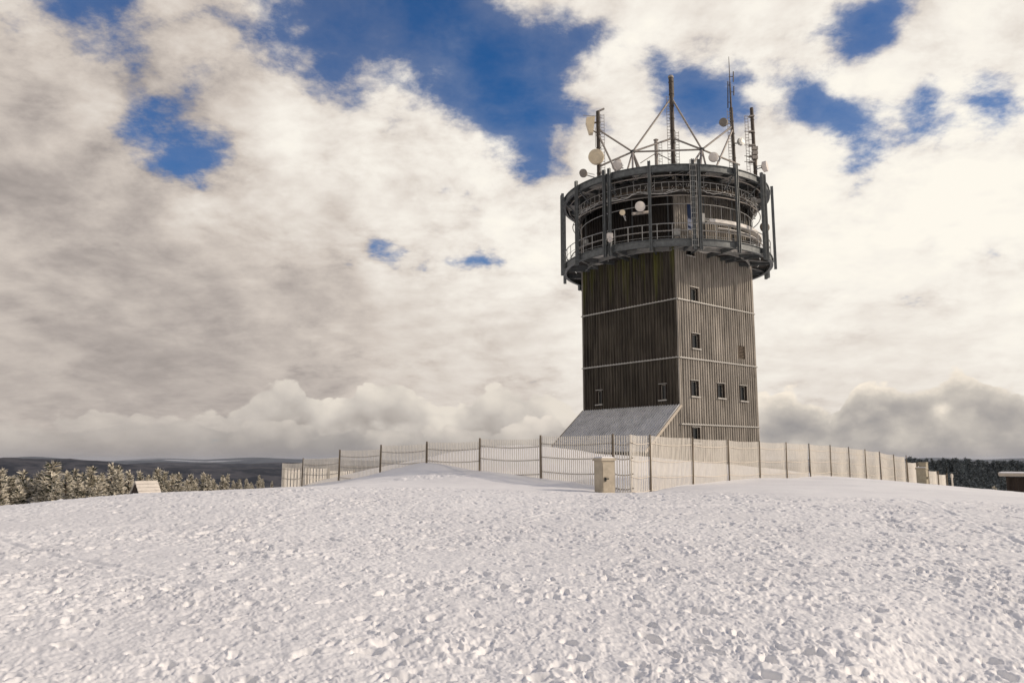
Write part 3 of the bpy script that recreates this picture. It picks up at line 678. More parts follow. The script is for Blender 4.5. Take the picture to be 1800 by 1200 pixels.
# handrail
def circ(r, z, a0=0, a1=2 * math.pi, n=90): return [polar(a0 + (a1 - a0) * i / n, r, z) for i in range(n + 1)]
mb = MB(); mb.tube(circ(RD - .05, 17.78), .038, 5); mb.tube(circ(RD - .05, 17.2), .022, 4); mb.tube(circ(RD - .05, 16.75), .022, 4)
rail = mb.build('railing', MT['galv'], tower)
mb = MB()
for i in range(48): mb.bar(polar(i * math.pi / 24, RD - .05, ZD1), polar(i * math.pi / 24, RD - .05, 17.78), .05)
mb.build('baluster', MT['galv'], rail)
# cable racks
def rack(name, r, z0, z1, step, rnd, frost=True):
    mb = MB(); nn = int(2 * math.pi * r / step)
    for z in (z0, z1): mb.tube(circ(r, z), .03, 5)
    mb.tube(circ(r - .35, z0), .03, 5)
    for i in range(nn):
        a_ = 2 * math.pi * i / nn; mb.bar(polar(a_, r, z0), polar(a_, r, z1), .035); mb.bar(polar(a_, r - .35, z0), polar(a_, r, z0), .035)
    for i in range(0, nn, 3):
        a_ = 2 * math.pi * i / nn; mb.bar(polar(a_, r, z1), polar(a_, r, ZR0 + .2), .04)
    o = mb.build(name, MT['galv'], tower)
    mb = MB()
    for j in range(9):
        dr = rnd.uniform(-.4, .05); ph = rnd.uniform(0, 6); pts = []
        for i in range(161):
            a_ = 2 * math.pi * i / 160
            pts.append(polar(a_, r + dr + .05 * math.sin(9 * a_ + ph), z0 + .05 + .06 * j * .3 + .09 * math.sin(a_ * rnd.choice((7, 7, 7)) + ph) + rnd.uniform(-.035, .035)))
        mb.tube(pts, rnd.choice((.022, .03, .04)), 5)
    mb.build('cable_bundle', MT['rust'], o)
    if frost:
        mb = MB()
        for j in range(330):
            a_ = rnd.uniform(0, 2 * math.pi); rr_ = r - rnd.uniform(-.1, .5); zz = z0 + rnd.uniform(-.05, .6); p = polar(a_, rr_, zz)
            q_ = p + Vector((rnd.uniform(-.22, .22), rnd.uniform(-.22, .22), rnd.uniform(-.5, .12)))
            mid = (p + q_) / 2 + Vector((rnd.uniform(-.08, .08),) * 3)
            mb.tube([p, mid, q_], rnd.uniform(.018, .035), 4, r2=.008)
        for j in range(16):
            a_ = rnd.uniform(0, 2 * math.pi); w = rnd.uniform(.15, .5); pts = [polar(a_ + w * i / 10, r - .1 + rnd.uniform(-.1, .1), z0 + .1 - .8 * math.sin(math.pi * i / 10) * w + rnd.uniform(-.04, .04)) for i in range(11)]
            mb.tube(pts, .028, 5)
        mb.build('rimed_cables', MT['frost'], o)
rd = random.Random(3)
rack('cable_rack', 7.75, 20.75, 21.4, .55, rd)
mb = MB(); mb.annulus(TC, 6.75, 7.3, 18.45, 18.53, R(10), R(100), 30); mb.tube(circ(7.32, 18.6, R(10), R(100), 30), .05, 6); mb.tube(circ(7.32, 19.75), .035, 6)
for i in range(12): mb.bar(polar(R(10 + i * 8), 7.32, 18.5), polar(R(10 + i * 8), 7.32, 19.75), .035)
mb.build('inner_gallery', MT['galv'], tower)
# pale curved cable tray on the sunlit side
mb = MB(); mb.annulus(TC, 7.5, 8.0, 18.15, 18.27, R(14), R(78), 30); mb.annulus(TC, 7.98, 8.02, 18.15, 18.42, R(14), R(78), 30); mb.annulus(TC, 7.5, 7.9, 17.75, 17.8, R(20), R(78), 30); mb.build('cable_tray', MT['grate'], tower)
# hangers carrying the inner gallery
for k in range(16):
    mb = MB(); mb.bar(polar(sect[k] + R(9), 7.25, ZD1), polar(sect[k] + R(9), 7.25, ZR0), .09); mb.build('gallery_hanger', MT['steel_dark'], tower)
mb = MB(); mb.annulus(TC, 7.2, 7.3, 20.55, 21.75, n=72); mb.annulus(TC, 7.16, 7.36, 20.5, 20.55, n=72); mb.build('upper_drum', MT['deckd'], tower)
mb = MB(); mb.tube(circ(8.2, 17.35), .05, 6); mb.tube(circ(8.0, 20.2), .04, 6); mb.tube(circ(8.3, 21.75), .05, 6); mb.build('ring_pipe', MT['strut'], tower)
for k in range(16):
    a_ = sect[k]; mb = MB(); mb.bar(polar(a_, 7.35, 20.7), polar(a_, RD - .1, 21.9), .08); mb.bar(polar(a_, 7.35, 21.0), polar(a_, 8.2, 21.0), .06); mb.build('roof_bracket', MT['steel'], tower)
    a_ += R(rd.uniform(5, 16)); mb = MB(); mb.box(polar(a_, 7.45, rd.uniform(17.4, 19.6)), (rd.uniform(.25, .6), .25, rd.uniform(.3, .8)), a_); mb.build('equipment_box', MT['galv' if k % 3 == 0 else 'steel_dark'], tower)
# L-shaped waveguide pipe
p0 = at(1142, 306, 59.3); p1 = at(1142, 372, 59.3); p2 = at(1112, 376, 58.6)
mb = MB(); mb.tube([p0, p1], .13, 10); mb.tube([p1 + Vector((0, 0, -.03)), p2], .13, 10); mb.build('waveguide_pipe', MT['strut'], tower)
# dishes: (centre, radius, depth, facing dir, mats, support point)
def dish(c, r, depth, ax, m, mp=None, mback=None, name='dish_antenna', domed=True, parent=None):
    ax = Vector(ax).normalized(); c = Vector(c)
    root = parent or tower
    mb = MB(); mb.lathe(c, ax, [(0, r * .9), (.02, r), (depth - .04, r), (depth, r * .98), (depth + (.12 * r if domed else .0), r * .6), (depth + (.16 * r if domed else .01), r * .02)], 26)
    o = mb.build(name, m, root, smooth=False)
    mb = MB(); mb.lathe(c - ax * .26 * r, ax, [(0, r * .22), (.26 * r, r * .86)], 20)
    mb.build('dish_back', mback or MT['dishback'], o)
    if mp is not None:
        mb = MB(); mb.tube([c - ax * .2 * r, Vector(mp)], .05, 6); mb.tube([c - ax * .2 * r + Vector((0, 0, .18)), Vector(mp) + Vector((0, 0, .25))], .03, 5); mb.build('bracket', MT['galv'], o)
    return o
# masts -----------------------------------------------------------------
def mast(base, top, r, m, ladder=None, name='antenna_mast', cap=None):
    base = Vector(base); top = Vector(top); mb = MB(); mb.tube([base, top], r, 12)
    z = base.z + 1
    while z < top.z - .2: mb.lathe((base.x + (top.x - base.x) * (z - base.z) / (top.z - base.z), base.y, z), (0, 0, 1), [(0, r * 1.18), (.05, r * 1.18)], 12); z += 1.15
    o = mb.build(name, m, tower)
    if ladder:
        for off, zt_, sc_ in ladder:
            mb = MB(); b0 = base + Vector((off, -.12, 0)); t0_ = Vector((base.x + off, base.y - .12, zt_))
            for s in (-.15, .15): mb.bar(b0 + Vector((s * sc_, 0, 0)), t0_ + Vector((s * sc_, 0, 0)), .035)
            z = base.z + .1
            while z < zt_: mb.bar((b0.x - .15 * sc_, b0.y, z), (b0.x + .15 * sc_, b0.y, z), .035); z += .28
            z = base.z + .6
            while z < zt_: mb.bar((base.x, base.y, z), (b0.x, b0.y, z), .03); z += 1.1
            mb.build('ladder', MT['strut'], o)
    return o
YC = TC.y
Zr = 22.3
def mz(px, py, Y): p = at(px, py, Y); return p
pc0 = at(1181, 285, YC); pct = at(1179, 137, YC); pc0.z = Zr - .2
cm = mast((pct.x, YC, pc0.z), pct, .20, MT['mast'], [(-.33, mz(1175, 170, YC).z, 1.0), (.38, mz(1190, 232, YC).z, 1.0)])
mb = MB(); mb.lathe(pct, (0, 0, 1), [(-.02, .24), (.10, .26), (.2, .2)], 12); mb.bar(pct + Vector((.22, .1, .02)), (pct.x + .22, YC + .1, mz(1180, 170, YC).z), .10); mb.build('mast_cap', MT['strut'], cm)
YL_ = YC + 1.2
pt = at(1051, 196, YL_ - 3); pb = Vector((pt.x, pt.y, Zr - .2))
ml_ = mast(pb, pt, .17, MT['mast'], [(.36, pt.z - .3, 1.0)])
mb = MB(); mb.bar(pt + Vector((-.1, 0, -.05)), pt + Vector((.55, 0, .25)), .18, .12); mb.bar(pt + Vector((-1.3, -.2, -.45)), pt + Vector((0, 0, -.45)), .04); mb.bar(pt + Vector((-.25, 0, -3.3)), pt + Vector((-.25, 0, -1.5)), .04); mb.build('mast_head', MT['strut'], ml_)
YR_ = YC + .6
q1 = at(1285, 170, YR_); qb = Vector((q1.x + .1, YR_, Zr - .2))
qm = at(1285, 190, YR_)
mr = mast(qb, qm, .16, MT['mast'], [(-.38, qm.z - .2, 1.1)])
mb = MB(); w0 = qm; w1 = at(1281, 100, YR_); mb.tube([w0, (w0.x * .5 + w1.x * .5, YR_, (w0.z + w1.z) / 2)], .09, 8, r2=.07); mb.tube([((w0.x + w1.x) / 2, YR_, (w0.z + w1.z) / 2), w1], .05, 6, r2=.025)
for (x0, y0, x1, y1, r_) in ((1289, 126, 1289, 144, .05), (1281, 135, 1289, 135, .03), (1290, 152, 1290, 168, .05), (1282, 162, 1290, 162, .03), (1279.5, 143, 1279.5, 190, .05), (1280, 150, 1284, 150, .03), (1280, 180, 1284, 180, .03)):
    mb.tube([at(x0, y0, YR_), at(x1, y1, YR_)], r_, 6)
mb.build('whip_aerial', MT['mast'], mr)
Y4 = YC - 3.2
f1 = at(1321, 190, Y4); fb_ = Vector((f1.x + .1, Y4, Zr - .6))
fm = mast(fb_, f1, .15, MT['mast'], [(-.62, mz(1315, 205, Y4).z, .9)])
mb = MB()
for py in (205, 232, 256, 275, 285): p = at(1321, py, Y4); mb.bar(p + Vector((-.62, -.1, 0)), p, .05); mb.box(p, (.42, .36, .12))
for py in (262, 270, 278): p = at(1324, py, Y4); mb.box(p + Vector((.1, -.1, 0)), (.45, .35, .3))
mb.tube([at(1330, 268, Y4), at(1330, 300, Y4)], .06, 6); mb.build('clamp', MT['strut'], fm)
Y5 = YC + 5.5
g1 = at(1153, 248, Y5); bm = mast((g1.x, Y5, Zr - .2), g1, .17, MT['strut'], [(.38, g1.z - .2, 1.0)])
mb = MB(); mb.tube([g1 + Vector((0, 0, -1.2)), g1 + Vector((-1.7, -1, -2.6))], .05, 6); mb.tube([g1 + Vector((0, 0, -1.2)), g1 + Vector((1.7, -1, -2.6))], .05, 6); mb.lathe(g1, (0, 0, 1), [(0, .2), (.12, .26), (.2, .1)], 10); mb.build('brace', MT['strut'], bm)
# space frame struts
N1 = at(1112, 267, YC - 1.5); N2 = at(1234, 263, YC - 1.5)
ML = lambda py: Vector((pt.x, pt.y, mz(1051, py, pt.y).z)); MR = lambda py: Vector((q1.x, YR_, mz(1285, py, YR_).z)); MC = lambda py: Vector((pct.x, YC, mz(1180, py, YC).z))
def roofp(px, dY): p = at(px, 292, YC + dY); p.z = Zr; return p
st = [(N1, N2), (N1, MC(172)), (N2, MC(172)), (N1, MC(243)), (N2, MC(243)), (N1, ML(228)), (N1, ML(293)), (ML(236), roofp(1094, -4)), (N1, roofp(1096, -5)), (N1, roofp(1137, -4)), (N1, roofp(1112, -6.5)), (N1, roofp(1140, 3)),
      (N2, MR(222)), (MR(228), roofp(1246, -5)), (N2, roofp(1198, -5.5)), (N2, roofp(1222, -5)), (N2, roofp(1229, -6)), (N2, roofp(1248, -4)), (N2, Vector((MR(287).x + .5, YR_, MR(290).z))), (N2, roofp(1215, 4)), (ML(300), roofp(1085, -4))]
for a_, b_ in st:
    mb = MB(); mb.tube([a_, b_], .085, 8); mb.build('strut', MT['strut'], tower)
for nd in (N1, N2): mb = MB(); mb.lathe(nd - Vector((0, 0, .15)), (0, 0, 1), [(0, .12), (.05, .22), (.25, .22), (.3, .12)], 12); mb.build('strut_node', MT['steel_dark'], tower)
# dishes
pL = ML(277)
dish(at(1049, 277, pt.y - .3), .66, .42, (-.35, -1, -.12), MT['cream'], pL, MT['dishback'])
hx = at(1040, 222, pt.y - .1); mb = MB()
mb.add([hx + Vector(v) for v in ((-.45, -.3, .72), (.28, -.3, .78), (.28, .3, .78), (-.45, .3, .72), (-.22, -.3, -.72), (.1, -.3, -.72), (.1, .3, -.72), (-.22, .3, -.72), (-.5, -.3, 0.3), (-.5, .3, .3))],
       [(0, 1, 2, 3), (7, 6, 5, 4), (1, 5, 6, 2), (0, 8, 4, 5, 1), (3, 2, 6, 7, 9), (0, 3, 9, 8), (8, 9, 7, 4)])
ho = mb.build('horn_antenna', MT['cream'], tower); mb = MB(); mb.bar(hx + Vector((.2, 0, .3)), ML(215), .12); mb.bar(hx + Vector((.1, 0, -.4)), ML(235), .08); mb.build('bracket', MT['rust'], ho)
dish(at(1026, 306, YC - 3.2), .33, .34, (-.25, -1, .05), MT['dishback'], at(1045, 312, YC - 3.0), MT['pale'], domed=False)
dish(at(1085, 292, YC - 2.5), .46, .16, (-.2, -1, .1), MT['pale'], at(1096, 296, YC - 2.5))
dish(at(1254, 277, YC - 3), .42, .2, (-.1, -1, -.05), MT['pale'], at(1262, 284, YC - 2))
dish(at(1273, 216, YR_ - .2), .38, .3, (-.6, -.8, -.05), MT['dishback'], MR(218), MT['pale'], domed=False)
dish(at(1341, 294, YC - 3.4), .45, .36, (.85, -.5, .1), MT['pale'], at(1328, 298, YC - 3.3), MT['dishback'], domed=False)
bx = at(1297, 252, YR_ - .2); mb = MB(); mb.lathe(bx + Vector((.1, -.15, 0)), (.45, -1, .05), [(0, .1), (.05, .34), (.3, .36), (.34, .1)], 7); po = mb.build('panel_antenna', MT['galv'], tower); mb = MB(); mb.bar(bx, MR(252), .08); mb.build('bracket', MT['rust'], po)
dish(at(1125, 363, 58.6), .40, .08, (.1, -1, -.15), MT['pale'], at(1120, 376, 58.9))
dish(at(1094, 374, 58.8), .22, .12, (-.1, -1, -.1), MT['cream'], at(1100, 388, 59.2))
dish(at(1343, 400, 64), .42, .2, (.3, -1, 0), MT['rust'], at(1338, 404, 64.5))
dish(at(1086, 285, YC + 3), .3, .2, (0, -1, 0), MT['pale'], at(1090, 292, YC + 3))
fl_ = at(1072, 415, 59.3); mb = MB(); mb.box(fl_, (.42, .3, .42), .2); mb.lathe(fl_ + Vector((0, -.1, -.2)), (0, -.4, -1), [(0, .14), (.22, .2)], 12); lo = mb.build('floodlight', MT['pale'], tower); mb = MB(); mb.bar(fl_ + Vector((-.3, .2, -.25)), fl_ + Vector((.3, .2, -.25)), .06); mb.bar(fl_ + Vector((0, .2, -.5)), fl_ + Vector((0, .2, 0)), .06); mb.build('bracket', MT['galv'], lo)

# ------------------------------------------------------------------ snow fences
def xy(px, Y): p = at(px, 808, Y); return (p.x, p.y)
def run_pts(x0, u0, b, c, D0, ns):
    out = []
    for n_ in ns:
        Y = D0 * (1 + c * n_); u_ = (u0 + b * n_) / (1 + c * n_); out.append((u_ / F * Y, Y))
    return out
def fence(name, label, pts, tops, wires, postflags, seed, line_mat, pitch=.085, lw=.042, posth=1.0, bow=.05, rnd=None, low=None, pr_=.055):
    rnd = random.Random(seed); mx_, my_ = pts[0]; root = empty(name, (mx_, my_, gz(mx_, my_))); tag(root, label, 'fence')
    for i in range(len(pts) - 1):
        (x0, y0), (x1, y1) = pts[i], pts[i + 1]; ln = math.hypot(x1 - x0, y1 - y0); ux, uy = (x1 - x0) / ln, (y1 - y0) / ln; nx, ny = uy, -ux
        zt0, zt1 = tops[i]; nl = int(ln / pitch); mb = MB(); ph = rnd.uniform(0, 6)
        low_ = [gz(x0 + ux * ln * k / 6, y0 + uy * ln * k / 6) for k in range(7)]
        def gr(t): f_ = t * 6; k = min(5, int(f_)); return low_[k] + (low_[k + 1] - low_[k]) * (f_ - k)
        for j in range(nl):
            t = (j + .5) / nl; sag = .03 * math.sin(math.pi * t); zt_ = zt0 + (zt1 - zt0) * t - sag 
            zb = gr(t) - .25; off = bow * math.sin(math.pi * t * 2 + ph) * .5; cx = x0 + ux * ln * t + nx * off; cy = y0 + uy * ln * t + ny * off
            le = rnd.uniform(-.004, .004)
            mb.bar((cx, cy, zb), (cx + ux * le, cy + uy * le, zt_), lw, .012, up=(nx, ny, 0))
        mb.build('lath_panel', MT['lath'], root)
        mb = MB()
        for w in wires:
            pw = []
            for k in range(13):
                t = k / 12; off = bow * math.sin(math.pi * t * 2 + ph) * .5 + .03
                pw.append((x0 + ux * ln * t + nx * off, y0 + uy * ln * t + ny * off, zt0 + (zt1 - zt0) * t - w - .07 * math.sin(math.pi * t)))
            mb.tube(pw, .02 if line_mat == MT['wire'] else .014, 5)
        mb.build('fence_wire', line_mat, root)
    for i, p in enumerate(pts):
        if not postflags[i]: continue
        zt_ = max(tops[min(i, len(tops) - 1)][0], tops[max(i - 1, 0)][1]) + .03; g0 = gz(*p) - .3
        dx_, dy_ = 0.03, -.07
        mb = MB(); mb.tube([(p[0] + dx_, p[1] + dy_, g0), (p[0] + dx_ + rnd.uniform(-.03, .03), p[1] + dy_, zt_)], pr_, 8, r2=pr_ * .85); mb.build('fence_post', MT['post'], root)
    return root
def topz(py, Y): return at(900, py, Y).z
# left run, from the corner to the far left end
D1 = 28.0; nsL = [-.27, 0, 1, 2, 3, 4, 5, 6, 6.62]
pl = run_pts(0, 173, -119.9, .0835, D1, nsL)
tl = []
for (p0, p1, a_, b_) in zip(pl, pl[1:], (763.5, 764, 771, 776, 780, 789, 803, 813), (764, 766, 771, 777, 782.5, 791, 806, 813.5)):
    tl.append((topz(a_, p0[1]), topz(b_, p1[1])))
fence('snow_fence', 'left run of slatted snow fence on brown posts stepping down over the drift', pl, tl, (.28, .78, 1.32, 1.8), [0, 1, 1, 1, 1, 1, 1, 1, 0], 2, MT['wire'], pitch=.096, lw=.038, pr_=.045)
nsR = [-.407, 0, 1, 2, 3, 4, 5, 6, 7, 8, 9, 10, 11]
pr = run_pts(0, 238, 102, .09, 28.4, nsR)
ta = (763, 765, 770, 773.5, 776, 778, 780.5, 783.5, 787, 791, 795, 800); tb = (765, 769.5, 773, 776, 778, 780, 782.5, 786, 790, 794, 799, 803)
tr_ = [(topz(a_, p0[1]), topz(b_, p1[1])) for p0, p1, a_, b_ in zip(pr, pr[1:], ta, tb)]
fence('snow_fence', 'long right run of pale slatted snow fence receding past the tower to the stacked boxes', pr, tr_, (.26, .86, 1.42, 1.9), [0] + [1] * 12, 4, MT['tape'], pitch=.096, lw=.040, pr_=.034)
pts3 = run_pts(0, 238, 102, .09, 28.4, [11.05, 12, 13, 14, 15]); t3 = [(topz(a_, p0[1]), topz(a_ + 1, p1[1])) for p0, p1, a_ in zip(pts3, pts3[1:], (812, 818, 827, 833))]
fence('snow_fence', 'short lower end of snow fence stepping down in front of the dark forest', pts3, t3, (.3, .9, 1.5), [1] * 5, 6, MT['tape'], pitch=.088, lw=.05)
# small wide-slat fence beyond the far left end
p4 = [xy(500, 47), xy(541, 48.5), xy(577, 50), xy(622, 53)]; t4 = [(topz(822, 47), topz(822, 48.5)), (topz(822, 48.5), topz(822.5, 50)), (topz(827, 50), topz(827, 53))]
fence('slat_fence', 'small wide slatted fence standing behind the far left end of the snow fence', p4, t4, (.2, .6), [1, 1, 1, 1], 8, MT['tape'], pitch=.24, lw=.15)

# ------------------------------------------------------------------ cabinets, shelter, hut
def cabinet(name, label, c, w, d, h, rz, m, extra=False):
    x, y = c; z0 = gz(x, y) - .15; root = empty(name, (x, y, z0)); tag(root, label, 'cabinet')
    def rot(px_, py_): return (x + px_ * math.cos(rz) - py_ * math.sin(rz), y + px_ * math.sin(rz) + py_ * math.cos(rz))
    H = h - z0; mb = MB(); mb.box((x, y, z0 + H / 2 - .04), (w, d, H - .08), rz); mb.build('body', m, root)
    mb = MB(); q_ = rot(0, -d / 2 - .008); mb.box((q_[0], q_[1], z0 + H / 2 + .02), (w - .05, .016, H - .36), rz); dr = mb.build('door', m, root)
    mb = MB(); q_ = rot(-w / 2 + .10, -d / 2 - .035); mb.box((q_[0], q_[1], z0 + H * .46), (.05, .04, .13), rz); q_ = rot(-w / 2 + .15, -d / 2 - .06); mb.box((q_[0], q_[1], z0 + H * .46 + .02), (.13, .03, .035), rz); mb.build('handle', MT['black'], dr)
    mb = MB(); mb.box((x, y, h - .045), (w + .08, d + .08, .09), rz, top=.94); mb.build('lid', m, root)
    mb = MB(); mb.box((x, y, h + .02), (w + .02, d + .02, .04), rz, top=.8); mb.build('snow_cap', MT['snow'], root)
    return root
c1 = at(1063, 865, 26.2)
cabinet('utility_cabinet', 'sand coloured utility cabinet with black handle standing in the snow before the fence corner', (c1.x, c1.y), .48, .46, at(1060, 804.5, 26.1).z, R(27), MT['cab'])
c2 = at(1622, 848, 46)
k2 = cabinet('utility_cabinet', 'olive utility cabinet carrying a smaller box before the far end of the right fence', (c2.x, c2.y), .46, .5, at(1622, 821.5, 46).z, R(48), MT['cab2'])
b2_ = at(1623, 817, 46); mb = MB(); mb.box((b2_.x, b2_.y, b2_.z), (.42, .38, .24), R(48)); mb.box((b2_.x, b2_.y, b2_.z + .145), (.48, .44, .05), R(48), top=.9)
bo = mb.build('switch_box', MT['cab2'], None, loc=(b2_.x, b2_.y, b2_.z - .12)); tag(bo, 'small box with overhanging lid sitting on top of the far utility cabinet', 'box')
st_ = at(1674, 848, 50); stt = at(1674, 832, 50)
mb = MB(); mb.tube([(st_.x, st_.y, gz(st_.x, st_.y) - .2), (st_.x, st_.y, stt.z)], .05, 8); mb.box((st_.x, st_.y - .02, stt.z - .15), (.16, .03, .2)); tag(mb.build('marker_post', MT['tape'], None, loc=(st_.x, st_.y, gz(st_.x, st_.y))), 'thin pale marker post beside the right end of the snow fence', 'post')
# flat-roofed shelter at the right edge
s0 = at(1772, 863, 52); w0z = at(1772, 831, 52).z; zg = gz(s0.x + 2, s0.y) - .4
sh = empty('shelter', (s0.x, s0.y, zg)); sh.rotation_euler.z = -R(30); tag(sh, 'dark timber shelter with pale flat roof at the right edge', 'shelter')
mb = MB(); mb.box((s0.x + 2.25, s0.y + 1.4, w0z - .10), (5.3, 3.6, .20)); mb.build('roof', MT['verge'], sh)
mb = MB(); mb.box((s0.x + 2.25, s0.y + 1.4, w0z + .025), (5.2, 3.5, .05), top=.97); mb.build('snow_cap', MT['snow'], sh)
mb = MB(); nb = 16
for i in range(nb): mb.box((s0.x + .16 + i * .28, s0.y + .1 + .012 * (i % 2), (zg + w0z - .24) / 2), (.275, .08, w0z - .24 - zg))
mb.build('wall', MT['hutdark'], sh)
mb = MB()
for i in range(10): mb.box((s0.x + .05 + .01 * (i % 2), s0.y + .30 + i * .27, (zg + w0z - .24) / 2), (.08, .265, w0z - .24 - zg))
mb.build('wall', MT['hutdark'], sh)
for dx_ in (-.18, 1.0):
    mb = MB(); mb.box((s0.x + dx_ + .2, s0.y - .12, (zg + w0z - .24) / 2), (.13, .13, w0z - .24 - zg)); mb.build('post', MT['hutdark'], sh)
# little A-frame roofed board at the left
h0 = at(256, 862, 34); zr = at(256, 845.5, 34).z; zg = gz(h0.x, h0.y) - .2; hh = zr - zg; L2 = .52
hu = empty('a_frame_hut', (h0.x, h0.y, zg)); tag(hu, 'tiny steep roofed timber hut with dark gable beside the frosted spruces', 'hut')
rz_ = R(60); cu = Vector((math.cos(rz_), math.sin(rz_), 0)); cv = Vector((-math.sin(rz_), math.cos(rz_), 0)); hc = Vector((h0.x, h0.y, 0)); half = .62 * hh
mb = MB(); nr_ = 11
for sgn in (-1, 1):
    for i in range(nr_):
        f0, f1_ = i / nr_, (i + 1) / nr_
        P0 = hc + cv * sgn * half * f0 + Vector((0, 0, zr - hh * f0 + .03)); P1 = hc + cv * sgn * half * f1_ + Vector((0, 0, zr - hh * f1_ + .042))
        o_ = (cv * sgn * hh + Vector((0, 0, half))).normalized() * .03
        vs = [P0 - cu * L2, P0 + cu * L2, P1 + cu * (L2 + .02), P1 - cu * (L2 + .02)]; vs = vs + [v - o_ for v in vs]
        mb.add(vs, [(0, 1, 2, 3), (7, 6, 5, 4), (0, 4, 5, 1), (2, 6, 7, 3), (1, 5, 6, 2), (3, 7, 4, 0)])
mb.build('roof', MT['hutroof'], hu)
mb = MB()
for s in (-1, 1):
    e = hc + cu * s * (L2 - .05); t_ = cu * .02
    vs = [e - cv * half * .93 + Vector((0, 0, zg)), e + cv * half * .93 + Vector((0, 0, zg)), e + Vector((0, 0, zr - .04))]; vs = [v - t_ for v in vs] + [v + t_ for v in vs]
    mb.add(vs, [(0, 1, 2), (5, 4, 3), (0, 3, 4, 1), (1, 4, 5, 2), (2, 5, 3, 0)])
mb.build('gable', MT['hutdark'], hu)

# ------------------------------------------------------------------ spruces
def spruce_meshes(seed, H, wid, dens, mats, tip=1.0, heads=1):
    """trunk + crown: whorled drooping boughs built from many small twig blades"""
    rn = random.Random(seed); tr_mb = MB(); tr_mb.tube([(0, 0, 0), (.02, 0, H * .5), (0, .01, H * .97)], .035 * H * .5 + .03, 7, r2=.012)
    V = []; Fc = []; MI = []
    def blade(p, d, l, w, mi):
        d = d.normalized(); s = d.cross(Vector((rn.uniform(-1, 1), rn.uniform(-1, 1), rn.uniform(-.4, 1)))).normalized() * w
        b = len(V); V.extend([p - s * .6, p + s * .6, p + d * l * .6 + s * .9, p + d * l, p + d * l * .5 - s * .9]); Fc.append((b, b + 1, b + 2, b + 3, b + 4)); MI.append(mi)
    def spire(ox, oy, z0, h, wd, nlay):
        for i in range(nlay):
            f = i / nlay; z = z0 + h * (f ** .92) ; rad = wd * (1 - f) ** 1.0 * rn.uniform(.72, 1.15) + .06
            nb_ = max(4, int((5 + 7 * (1 - f)) * dens))
            for b in range(nb_):
                a_ = rn.uniform(0, 2 * math.pi); L_ = rad * rn.uniform(.6, 1.12); el_ = rn.uniform(-.35, .12) + .65 * f
                d = Vector((math.cos(a_) * math.cos(el_), math.sin(a_) * math.cos(el_), math.sin(el_))); p = Vector((ox, oy, z + rn.uniform(-.05, .05) * h / nlay * 8))
                k = max(3, int(L_ / (.075 * tip)))
                for j in range(k):
                    g_ = (j + .5) / k; q_ = p + d * L_ * g_ + Vector((0, 0, -.16 * L_ * g_ * g_))
                    frosty = rn.random() < (.55 + .6 * g_)
                    for s in (-1, 1, 0):
                        sd_ = Vector((-d.y, d.x, 0)) * s * .8 + d * rn.uniform(.5, 1.0) + Vector((0, 0, rn.uniform(-.35, .5)))
                        blade(q_, sd_, tip * rn.uniform(.12, .30) * (1.25 - .45 * g_), tip * rn.uniform(.014, .032), 1 if (frosty and rn.random() < .85) else 0)
        for j in range(14): blade(Vector((ox, oy, z0 + h * rn.uniform(.9, 1.0))), Vector((rn.uniform(-.5, .5), rn.uniform(-.5, .5), 1)), .17 * tip, .03 * tip, 1)
    spire(0, 0, H * .06, H * .94, wid, int(H / (.17 * tip)) + 4)
    for k in range(heads - 1):
        a_ = rn.uniform(0, 6.28); o_ = wid * rn.uniform(.35, .6); zz = H * rn.uniform(.35, .5); spire(math.cos(a_) * o_, math.sin(a_) * o_, zz, H * rn.uniform(.4, .5), wid * .4, int(H * .45 / (.17 * tip)) + 2)
    m1 = bpy.data.meshes.new('trunk'); m1.from_pydata([tuple(v) for v in tr_mb.v], [], tr_mb.f); m1.materials.append(MT['bark'])
    m2 = bpy.data.meshes.new('crown'); m2.from_pydata([tuple(v) for v in V], [], Fc)
    for q_ in mats: m2.materials.append(q_)
    m2.polygons.foreach_set('material_index', MI)
    return m1, m2
def plant(name, ms, x, y, z, sc, rz, label, group, sx=1.0, cat='tree'):
    t = empty(name, (x, y, z), rz); t.scale = (sc * sx, sc * sx, sc); tag(t, label, cat, group)
    for nm, me in zip(('trunk', 'crown'), ms):
        o = bpy.data.objects.new(nm, me); COL.objects.link(o); o.parent = t
    return t
near = [(spruce_meshes(100 + i, 4.0, w, 1.05, (MT['needle'], MT['rime']), 1.25, hd), 4.0) for i, (w, hd) in enumerate(((1.0, 1), (1.15, 2), (.85, 1), (1.25, 3), (1.05, 2)))]
rn = random.Random(21)
GL = 'frosted spruces along the left edge of the summit'
def put_left(px, py_top, Y, v, sx, label):
    p = at(px, py_top, Y); g0 = gz(p.x, p.y) - .15; h = p.z - g0
    if h < .8: return None
    return plant('spruce_tree', near[v][0], p.x, p.y, g0, h / near[v][1], rn.uniform(0, 6.28), label, GL, sx)
put_left(94, 812, 40, 3, 1.35, 'tallest and widest frosted spruce, many topped, in the left tree line')
LB = 'frosted young spruce in the crowded left tree line'
spec = [(42, 829), (162, 822), (198, 817), (208, 819), (118, 830), (131, 826), (60, 843), (3, 826), (20, 838), (78, 840), (145, 833), (178, 833), (228, 829), (262, 836), (278, 824), (289, 830), (303, 834), (314, 833), (335, 834), (358, 832), (366, 835), (392, 836), (400, 834), (421, 842), (433, 842), (456, 836), (462, 842), (478, 846), (488, 847), (375, 843), (345, 842), (325, 846), (247, 829), (441, 848), (410, 845), (271, 838)]
SL = {198: 'slender frosted spruce with a sharp spire tip in the middle of the left tree line', 162: 'frosted spruce with one tall pointed tip just right of the widest tree', 456: 'small lone pointed frosted spruce near the left end of the snow fence', 208: 'frosted twin tipped spruce close to the left of the roofed hut', 262: 'frosted spruce rising directly behind the roofed hut'}
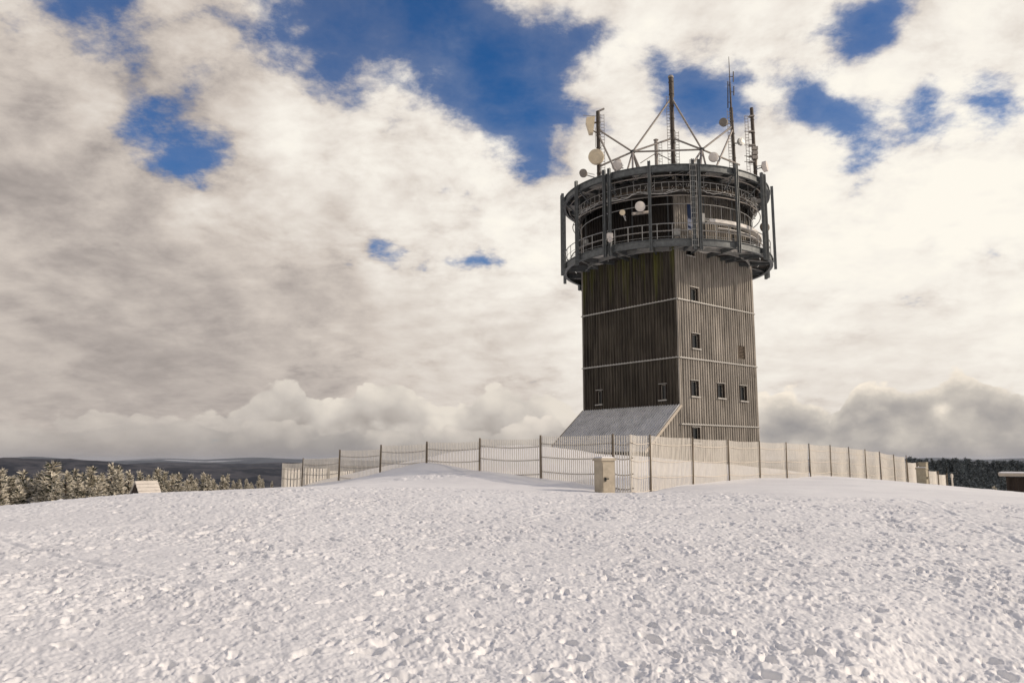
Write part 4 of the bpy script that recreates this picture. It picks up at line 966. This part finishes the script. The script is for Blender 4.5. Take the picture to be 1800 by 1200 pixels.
for i, (px, py) in enumerate(spec):
    Y = rn.uniform(38, 47) if px < 260 else rn.uniform(40, 52)
    put_left(px, py, Y, i % 5, rn.uniform(.75, 1.1), SL.get(px, LB))
for i in range(62):
    px = rn.uniform(-60, 492); base = 838 + (px > 240) * 8; py = base + rn.uniform(0, 16); Y = rn.uniform(35 if px < 200 else 37, 50); put_left(px, py, Y, rn.randrange(5), rn.uniform(.8, 1.25), LB)
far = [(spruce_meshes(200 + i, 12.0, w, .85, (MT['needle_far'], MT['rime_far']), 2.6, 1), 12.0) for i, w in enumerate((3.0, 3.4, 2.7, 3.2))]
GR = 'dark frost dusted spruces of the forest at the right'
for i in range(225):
    px = rn.uniform(1592, 1822); row = 1 - (i / 225) ** 1.3; Y = 95 + 95 * row; p = at(px, 808, Y)
    edge_ = 804 + (px - 1600) * .045 + 1.6 * math.sin(px / 17) + 1.2 * math.sin(px / 6.3)
    top_py = edge_ + (1 - row) ** 1.1 * 44 + rn.uniform(-3, 5)
    tp = at(px, top_py, Y); g0 = gz(p.x, p.y) - .3; h = tp.z - g0
    h = max(4.5, h); g0 = tp.z - h
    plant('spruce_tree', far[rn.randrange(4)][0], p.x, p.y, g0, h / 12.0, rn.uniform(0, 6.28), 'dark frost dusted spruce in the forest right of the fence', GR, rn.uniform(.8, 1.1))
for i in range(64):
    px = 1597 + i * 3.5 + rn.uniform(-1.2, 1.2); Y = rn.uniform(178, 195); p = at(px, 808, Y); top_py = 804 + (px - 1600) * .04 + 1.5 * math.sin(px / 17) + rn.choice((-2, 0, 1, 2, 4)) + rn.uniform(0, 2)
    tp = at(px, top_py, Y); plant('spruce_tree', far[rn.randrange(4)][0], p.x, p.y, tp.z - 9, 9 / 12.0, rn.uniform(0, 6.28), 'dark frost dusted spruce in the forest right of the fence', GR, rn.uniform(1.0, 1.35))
sm = at(1748, 853, 62); plant('spruce_tree', near[2][0], sm.x, sm.y, gz(sm.x, sm.y) - .1, max(.2, (sm.z - gz(sm.x, sm.y)) / 4.0), 1.0, 'small pale green young spruce standing before the dark forest beside the shelter', None)

# ------------------------------------------------------------------ winter air
mb = MB(); mb.box((0, 5000, -80), (44000, 24000, 240)); hz = mb.build('haze', [], None)
hmm = bpy.data.materials.new('haze'); hmm.use_nodes = True; ht = hmm.node_tree; ht.nodes.clear()
pv = ht.nodes.new('ShaderNodeVolumePrincipled'); pv.inputs['Color'].default_value = (.72, .80, .95, 1); pv.inputs['Density'].default_value = .00003; pv.inputs['Anisotropy'].default_value = .2
ho_ = ht.nodes.new('ShaderNodeOutputMaterial'); ht.links.new(pv.outputs[0], ho_.inputs['Volume']); hz.data.materials.append(hmm)
tag(hz, kind='stuff')
